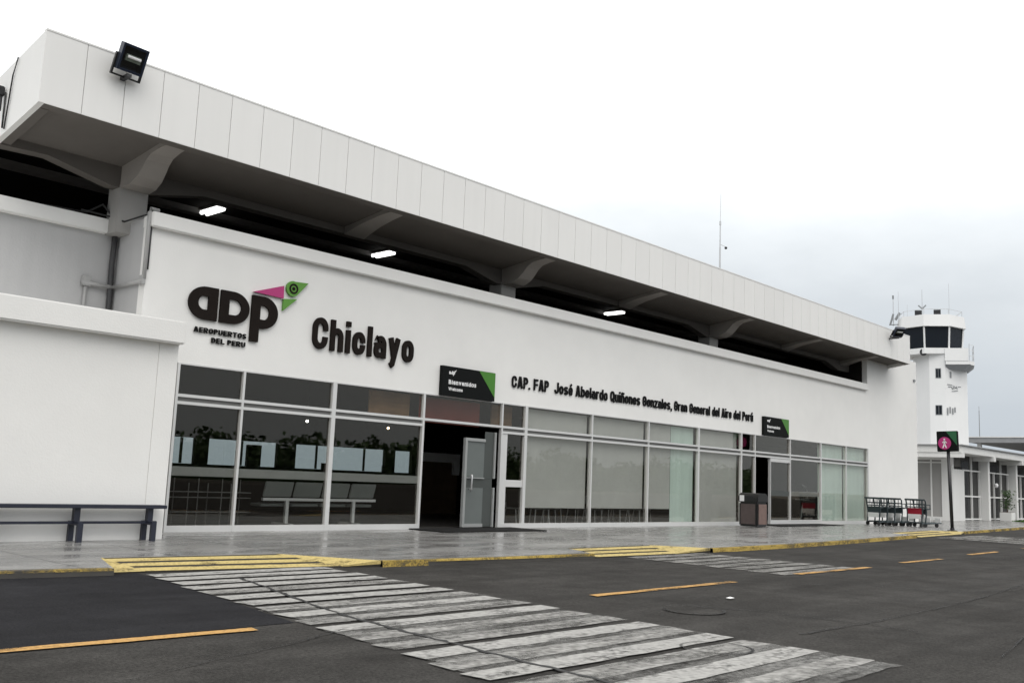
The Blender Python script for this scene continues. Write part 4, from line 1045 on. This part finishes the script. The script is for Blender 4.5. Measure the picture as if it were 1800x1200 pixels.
tprism(poly_r(2.95, cc, ang), 15.2, 15.75, 'cab_base', 'tower_white')
tprism(poly_r(2.80, cc, ang), 15.751, 17.83, 'cab_glazing', 'tower_glass', poly_r(2.94, cc, ang))
for a in ang:
    p0 = (cc+2.86*math.cos(R(a)), -2.86*math.sin(R(a))); p1 = (cc+3.0*math.cos(R(a)), -3.0*math.sin(R(a)))
    MB().tube([tp(*p0, 15.74), tp(*p1, 17.84)], .085, 6).build('mullion', 'tower_white', tw)
tprism(poly_r(3.25, cc, ang), 17.84, 19.0, 'cab_roof', 'tower_white', poly_r(3.1, cc, ang))
# roof rail
m_ = MB(); rp = [tp(cc+2.9*math.cos(R(a)), -2.9*math.sin(R(a)), 19.55) for a in ang]
m_.tube(rp+[rp[0]], .025, 5)
for a in ang: m_.tube([tp(cc+2.9*math.cos(R(a)), -2.9*math.sin(R(a)), 19.0), tp(cc+2.9*math.cos(R(a)), -2.9*math.sin(R(a)), 19.55)], .025, 5)
m_.build('roof_rail', 'steel', tw)
# balcony on the right-hand side
bal = [(.5, -2.6), (2.6, -2.4), (3.05, -1.2), (3.05, 1.5), (1.5, 2.2), (.5, 1.0)]
tprism(bal, 14.15, 14.5, 'balcony_slab', 'tower_white', None)
tprism([(p[0]*.8+.1, p[1]*.8) for p in bal], 13.7, 14.149, 'balcony_soffit', 'tower_grey', bal)
tprism([(.45, -2.65), (2.5, -2.45), (2.55, -1.2), (2.5, 1.2), (.5, 1.0)], 14.501, 15.72, 'balcony_parapet', 'tower_white')
m_ = MB(); rl = [tp(2.58, -2.40, 16.1), tp(3.0, -1.2, 16.1), tp(3.0, 1.4, 16.1)]
for z_ in (15.0, 15.55, 16.1): m_.tube([Vector((p.x, p.y, z_)) for p in rl], .022, 5)
for p in rl: m_.tube([Vector((p.x, p.y, 14.5)), p], .025, 5)
m_.build('balcony_rail', 'steel', tw)
# windows of the shaft (on the front facet, centred near u = -0.3)
def face_pt(u, z, out_=.03):
    # point on the front facet between angles 80 and 113 degrees
    a = Vector(shaft[1]); b = Vector(shaft[2]); t = (u-a.x)/(b.x-a.x); p = a.lerp(b, t); nrm = Vector((b.y-a.y, -(b.x-a.x))).normalized()
    if nrm.y > 0: nrm = -nrm
    p = p + nrm*out_; return tp(p.x, p.y, z)
def twin(u0, u1, z0, z1):
    m_ = MB(); m_.add([face_pt(u0, z0, .03), face_pt(u1, z0, .03), face_pt(u1, z1, .03), face_pt(u0, z1, .03), face_pt(u0, z0, -.05), face_pt(u1, z0, -.05), face_pt(u1, z1, -.05), face_pt(u0, z1, -.05)],
              [(0, 1, 2, 3), (0, 4, 5, 1), (1, 5, 6, 2), (2, 6, 7, 3), (3, 7, 4, 0)]); o = m_.build('window', 'tower_grey', tw)
    um = (u0+u1)/2
    g = MB(); 
    for a, b in ((u0+.05, um-.02), (um+.02, u1-.05)):
        g.add([face_pt(a, z0+.06, .04), face_pt(b, z0+.06, .04), face_pt(b, z1-.06, .04), face_pt(a, z1-.06, .04)], [(0, 1, 2, 3)])
    g.build('pane', 'tower_glass', o)
twin(-.42, .08, 12.85, 13.8); twin(-.48, .12, 9.3, 10.25)
def side_pt(u, z, out_=.03):
    a = Vector(shaft[0]); b = Vector(shaft[1]); t = (u-b.x)/(a.x-b.x); p = b.lerp(a, t); nrm = Vector((-(a.y-b.y), (a.x-b.x))).normalized()
    if nrm.y > 0: nrm = -nrm
    p = p+nrm*out_; return tp(p.x, p.y, z)
MB().add([side_pt(.82, 12.9), side_pt(.98, 12.9), side_pt(.98, 13.5), side_pt(.82, 13.5)], [(0, 1, 2, 3)]).build('vent', 'tower_grey', tw)
m_ = MB()
for pts in ([(.60, 12.25), (1.0, 12.22)], [(.66, 12.02), (.92, 12.05), (1.06, 11.82)], [(1.10, 12.2), (1.12, 11.85)], [(1.2, 11.85), (1.24, 12.15), (1.34, 11.9), (1.42, 12.15), (1.46, 11.85)], [(1.55, 12.1), (1.78, 12.12)], [(.98, 11.62), (1.5, 11.72)]):
    m_.tube([side_pt(a, z, .03) for a, z in pts], .035, 5)
m_.build('emblem', 'tower_grey', tw)
m_ = MB()
for u_, z0_, z1_ in ((.5, 9.3, 10.0), (.72, 9.5, 10.1), (.95, 9.4, 10.0), (1.15, 9.6, 10.1)): m_.add([side_pt(u_, z0_, .05), side_pt(u_+.12, z0_, .05), side_pt(u_+.12, z1_, .05), side_pt(u_, z1_, .05)], [(0, 1, 2, 3)])
m_.build('wall_unit', 'tower_grey', tw)
o = MB().tube([tp(-1.45, -2.42, 15.35), tp(-1.45, -2.75, 15.35)], .33, 16).build('horn', 'black_metal', tw)
for (u_, w_, z0_, z1_, r_) in ((-4.2, -.2, 18.4, 21.2, .05), (-3.7, -.6, 18.4, 21.8, .025), (-1.5, -.5, 19.0, 21.95, .035), (.95, 0, 19.0, 22.6, .02), (-2.9, .4, 19.0, 20.6, .02)):
    MB().tube([tp(u_, w_, z0_), tp(u_, w_, z1_)], r_, 6, r_*.6).build('aerial', 'steel', tw)
MB().tube([tp(-4.2, -.2, 21.15), tp(-4.2, -.2, 21.5)], .09, 8).build('aerial_cap', 'tower_grey', tw)
m_ = MB(); m_.tube([tp(-4.6, -.2, 18.5), tp(-3.2, -.4, 18.5)], .05, 6); m_.tube([tp(-4.5, -.2, 18.5), tp(-4.2, -.2, 19.6)], .10, 8); m_.tube([tp(-4.0, -.2, 19.0), tp(-3.6, -.2, 19.7)], .13, 8); m_.build('aerial_arm', 'tower_grey', tw)
for (u_, w_) in ((-1.85, -1.9), (-.15, -2.0)):
    MB().box(-.32, -.25, 0, .32, .25, .55, Matrix.Translation(tp(u_, w_, 19.0)) @ Matrix.Rotation(math.atan2(tr_.y, tr_.x), 4, 'Z')).build('lamp_housing', 'black_metal', tw)
m_ = MB(); m_.tube([tp(-1.5, -.5, 20.0), tp(-1.85, -.5, 20.35)], .07, 6); m_.tube([tp(-1.5, -.5, 20.0), tp(-1.15, -.5, 20.35)], .07, 6); m_.build('wind_sensor', 'tower_grey', tw)

# ------------------------------------------------------------------ low wing beyond the terminal
wg = thing('low_wing', 'low white flat roofed wing with dark glazed doors beyond the terminal', 'building', (57, 1.4, 0))
WX0, WX1, WY = 57.0, 105.0, 1.4
m_ = MB(); m_.box(WX0, WY, 0, 59.35, WY+.25, 3.42); m_.box(WX0, WY, 3.421, WX0+.3, WY+.25, 4.35)
m_.box(WX0, WY+.251, 0, WX0+.25, WY+.7, 4.35); m_.box(WX0, 3.9, 0, WX0+.25, 14, 4.35); m_.box(WX0, WY+.701, 4.0, WX0+.25, 3.899, 4.35); m_.box(WX0, WY+.701, 0, WX0+.25, 3.899, .22)
m_.build('wall', 'wing_white', wg)
f_ = MB(); f_.box(WX0+.05, 2.74, .22, WX0+.16, 2.84, 4.0); f_.box(WX0+.05, WY+.7, 3.78, WX0+.16, 2.739, 3.86)
f_.box(WX0+.05, 2.841, 3.78, WX0+.16, 3.9, 3.86)
o = f_.build('window', 'wing_white', wg)
MB().box(WX0+.10, WY+.7, .22, WX0+.12, 3.9, 4.0).build('pane', 'wing_grey', o)
MB().box(55.1, .2, 4.40, WX1, 14, 4.87).build('roof', 'wing_white', wg, bevel=.02)
MB().box(54.98, .08, 4.872, WX1, 14.1, 4.94).build('roof_edge', 'roof_grey', wg)
MB().box(59.36, WY+.18, 0, WX1, WY+.22, 4.39).build('glazing', 'wing_glass', wg)
f_ = MB()
for z_ in (.05, 1.60, 3.36): f_.box(59.36, WY+.06, z_, WX1, WY+.17, z_+.10)
x = 59.4; k = 0
while x < 100:
    f_.box(x, WY+.05, 0, x+.09, WY+.171, 4.39 if k % 4 == 1 else 3.455)
    x += 1.655; k += 1
f_.build('glazing_frame', 'wing_white', wg)
for k in range(7):
    xx = 62.95+6.62*k
    MB().box(xx, .95, 0, xx+.42, WY+.4, 4.39).build('pillar', 'wing_white', wg, bevel=.02)
    MB().box(xx-1.35, .12, 4.10, xx-.95, WY+.3, 4.398).build('roof_beam', 'wing_white', wg)
MB().box(55.15, .12, 4.10, 55.55, 4, 4.398).build('roof_beam', 'wing_white', wg)
# planter with a shrub, wall lantern, strip of lawn
pl = thing('planter', 'white box planter in front of the low wing', 'planter', (65.6, .5, 0))
MB().box(65.2, .12, 0, 66.1, .92, .62).build('box', 'planter_white', pl, bevel=.02)
MB().box(65.26, .18, .621, 66.04, .86, .64).build('soil', 'bark', pl)
rp_ = random.Random(9)
sh = thing('shrub', 'thin dark shrub growing in the white planter', 'plant', (65.6, .5, .64))
m_ = MB()
for k in range(5): m_.tube([(65.6+.05*k-.1, .5, .62), (65.6+rp_.uniform(-.2, .2), .5+rp_.uniform(-.2, .2), 1.6+rp_.uniform(0, .5))], .018, 5, .006)
m_.build('stem', 'bark', sh)
m_ = MB()
for k in range(260):
    t = rp_.random(); c_ = Vector((65.6+rp_.gauss(0, .24), .5+rp_.gauss(0, .22), .85+1.35*t)); a = Vector((rp_.gauss(0, 1), rp_.gauss(0, 1), rp_.gauss(0, .8))).normalized(); b = a.orthogonal().normalized()
    l_ = rp_.uniform(.06, .13); m_.quad(c_-a*l_, c_-b*l_*.4, c_+a*l_, c_+b*l_*.4)
m_.build('foliage', 'foliage', sh)
ln = thing('wall_lantern', 'small white lantern hanging beside the wing doors', 'lamp', (65.1, 1.1, 2.3))
MB().lathe([(.02, -.16), (.12, -.12), (.14, .08), (.06, .16)], (65.1, 1.05, 2.5), 12).build('globe', 'sign_white', ln, smooth=True)
MB().tube([(65.1, 1.05, 2.66), (65.1, 1.05, 4.4)], .012, 5).build('stem', 'black_metal', ln)
ground_sheet('lawn_bed', [(64.5, -.7), (104, .1), (104, .85), (67.0, .1)], .012, 'lawn')
m_ = MB()
for k in range(2600):
    x_ = rp_.uniform(65, 92); lo = -.7+(x_-64.5)*.8/39.5; y_ = rp_.uniform(lo, lo+.75); h_ = rp_.uniform(.05, .14); a_ = rp_.uniform(0, 6.28)
    dx, dy = math.cos(a_)*.03, math.sin(a_)*.03
    m_.add([(x_-dx, y_-dy, .012), (x_+dx, y_+dy, .012), (x_+rp_.uniform(-.05, .05), y_+rp_.uniform(-.05, .05), .012+h_)], [(0, 1, 2)])
tag(m_.build('grass', 'lawn'), 'strip of short green grass before the low wing', 'grass', kind='stuff')
# distant canopy and lightning mast
cn = thing('far_canopy', 'grey flat canopy on posts far behind the low wing', 'canopy', (118, 0, 0))
MB().box(105, -22, 7.75, 150, 15.5, 8.3).build('roof', 'roof_grey', cn)
MB().box(104.9, -22.1, 8.302, 150, 15.6, 8.42).build('roof_trim', 'wing_white', cn)
for yy in (14.5, 8.5, 2.5, -3.5): MB().box(106, yy, 0, 106.4, yy+.4, 7.749).build('post', 'wing_white', cn)
MB().box(125, -22, 0, 125.3, 15, 7.7).build('back_wall', 'wing_glass', cn)
fm = thing('far_mast', 'hair thin pale mast standing far away above the low wing roof', 'mast', (159, 30.9, 0))
MB().tube([(159.2, 30.9, 0), (159.0, 30.8, 15.9)], .10, 6, .05).build('pole', 'tower_grey', fm)
MB().tube([(159.0, 30.8, 15.9), (159.0, 30.8, 16.6)], .03, 5).build('tip', 'tower_grey', fm)
# wooded edge of the car park behind the camera: it is what the front glass mirrors
rw = random.Random(21); m_ = MB()
for k in range(210):
    cx_ = rw.uniform(-40, 190); cy_ = rw.uniform(-92, -80); h_ = rw.uniform(4.8, 7.4); r_ = rw.uniform(1.8, 3.6)
    for j in range(130):
        d_ = Vector((rw.gauss(0, 1), rw.gauss(0, 1), rw.gauss(0, 1))).normalized()*rw.uniform(.5, 1)
        c_ = Vector((cx_+d_.x*r_, cy_+d_.y*r_, h_*.55+d_.z*h_*.45)); a = Vector((rw.gauss(0, 1), rw.gauss(0, 1), rw.gauss(0, 1))).normalized(); b = a.orthogonal().normalized(); l_ = rw.uniform(.2, .5)
        m_.quad(c_-a*l_, c_-b*l_*.7, c_+a*l_, c_+b*l_*.7)
m_.box(-60, -94, 0, 200, -93, 4.6)
tag(m_.build('woodland', 'foliage'), 'dark wooded edge across the car park', 'trees', kind='stuff')
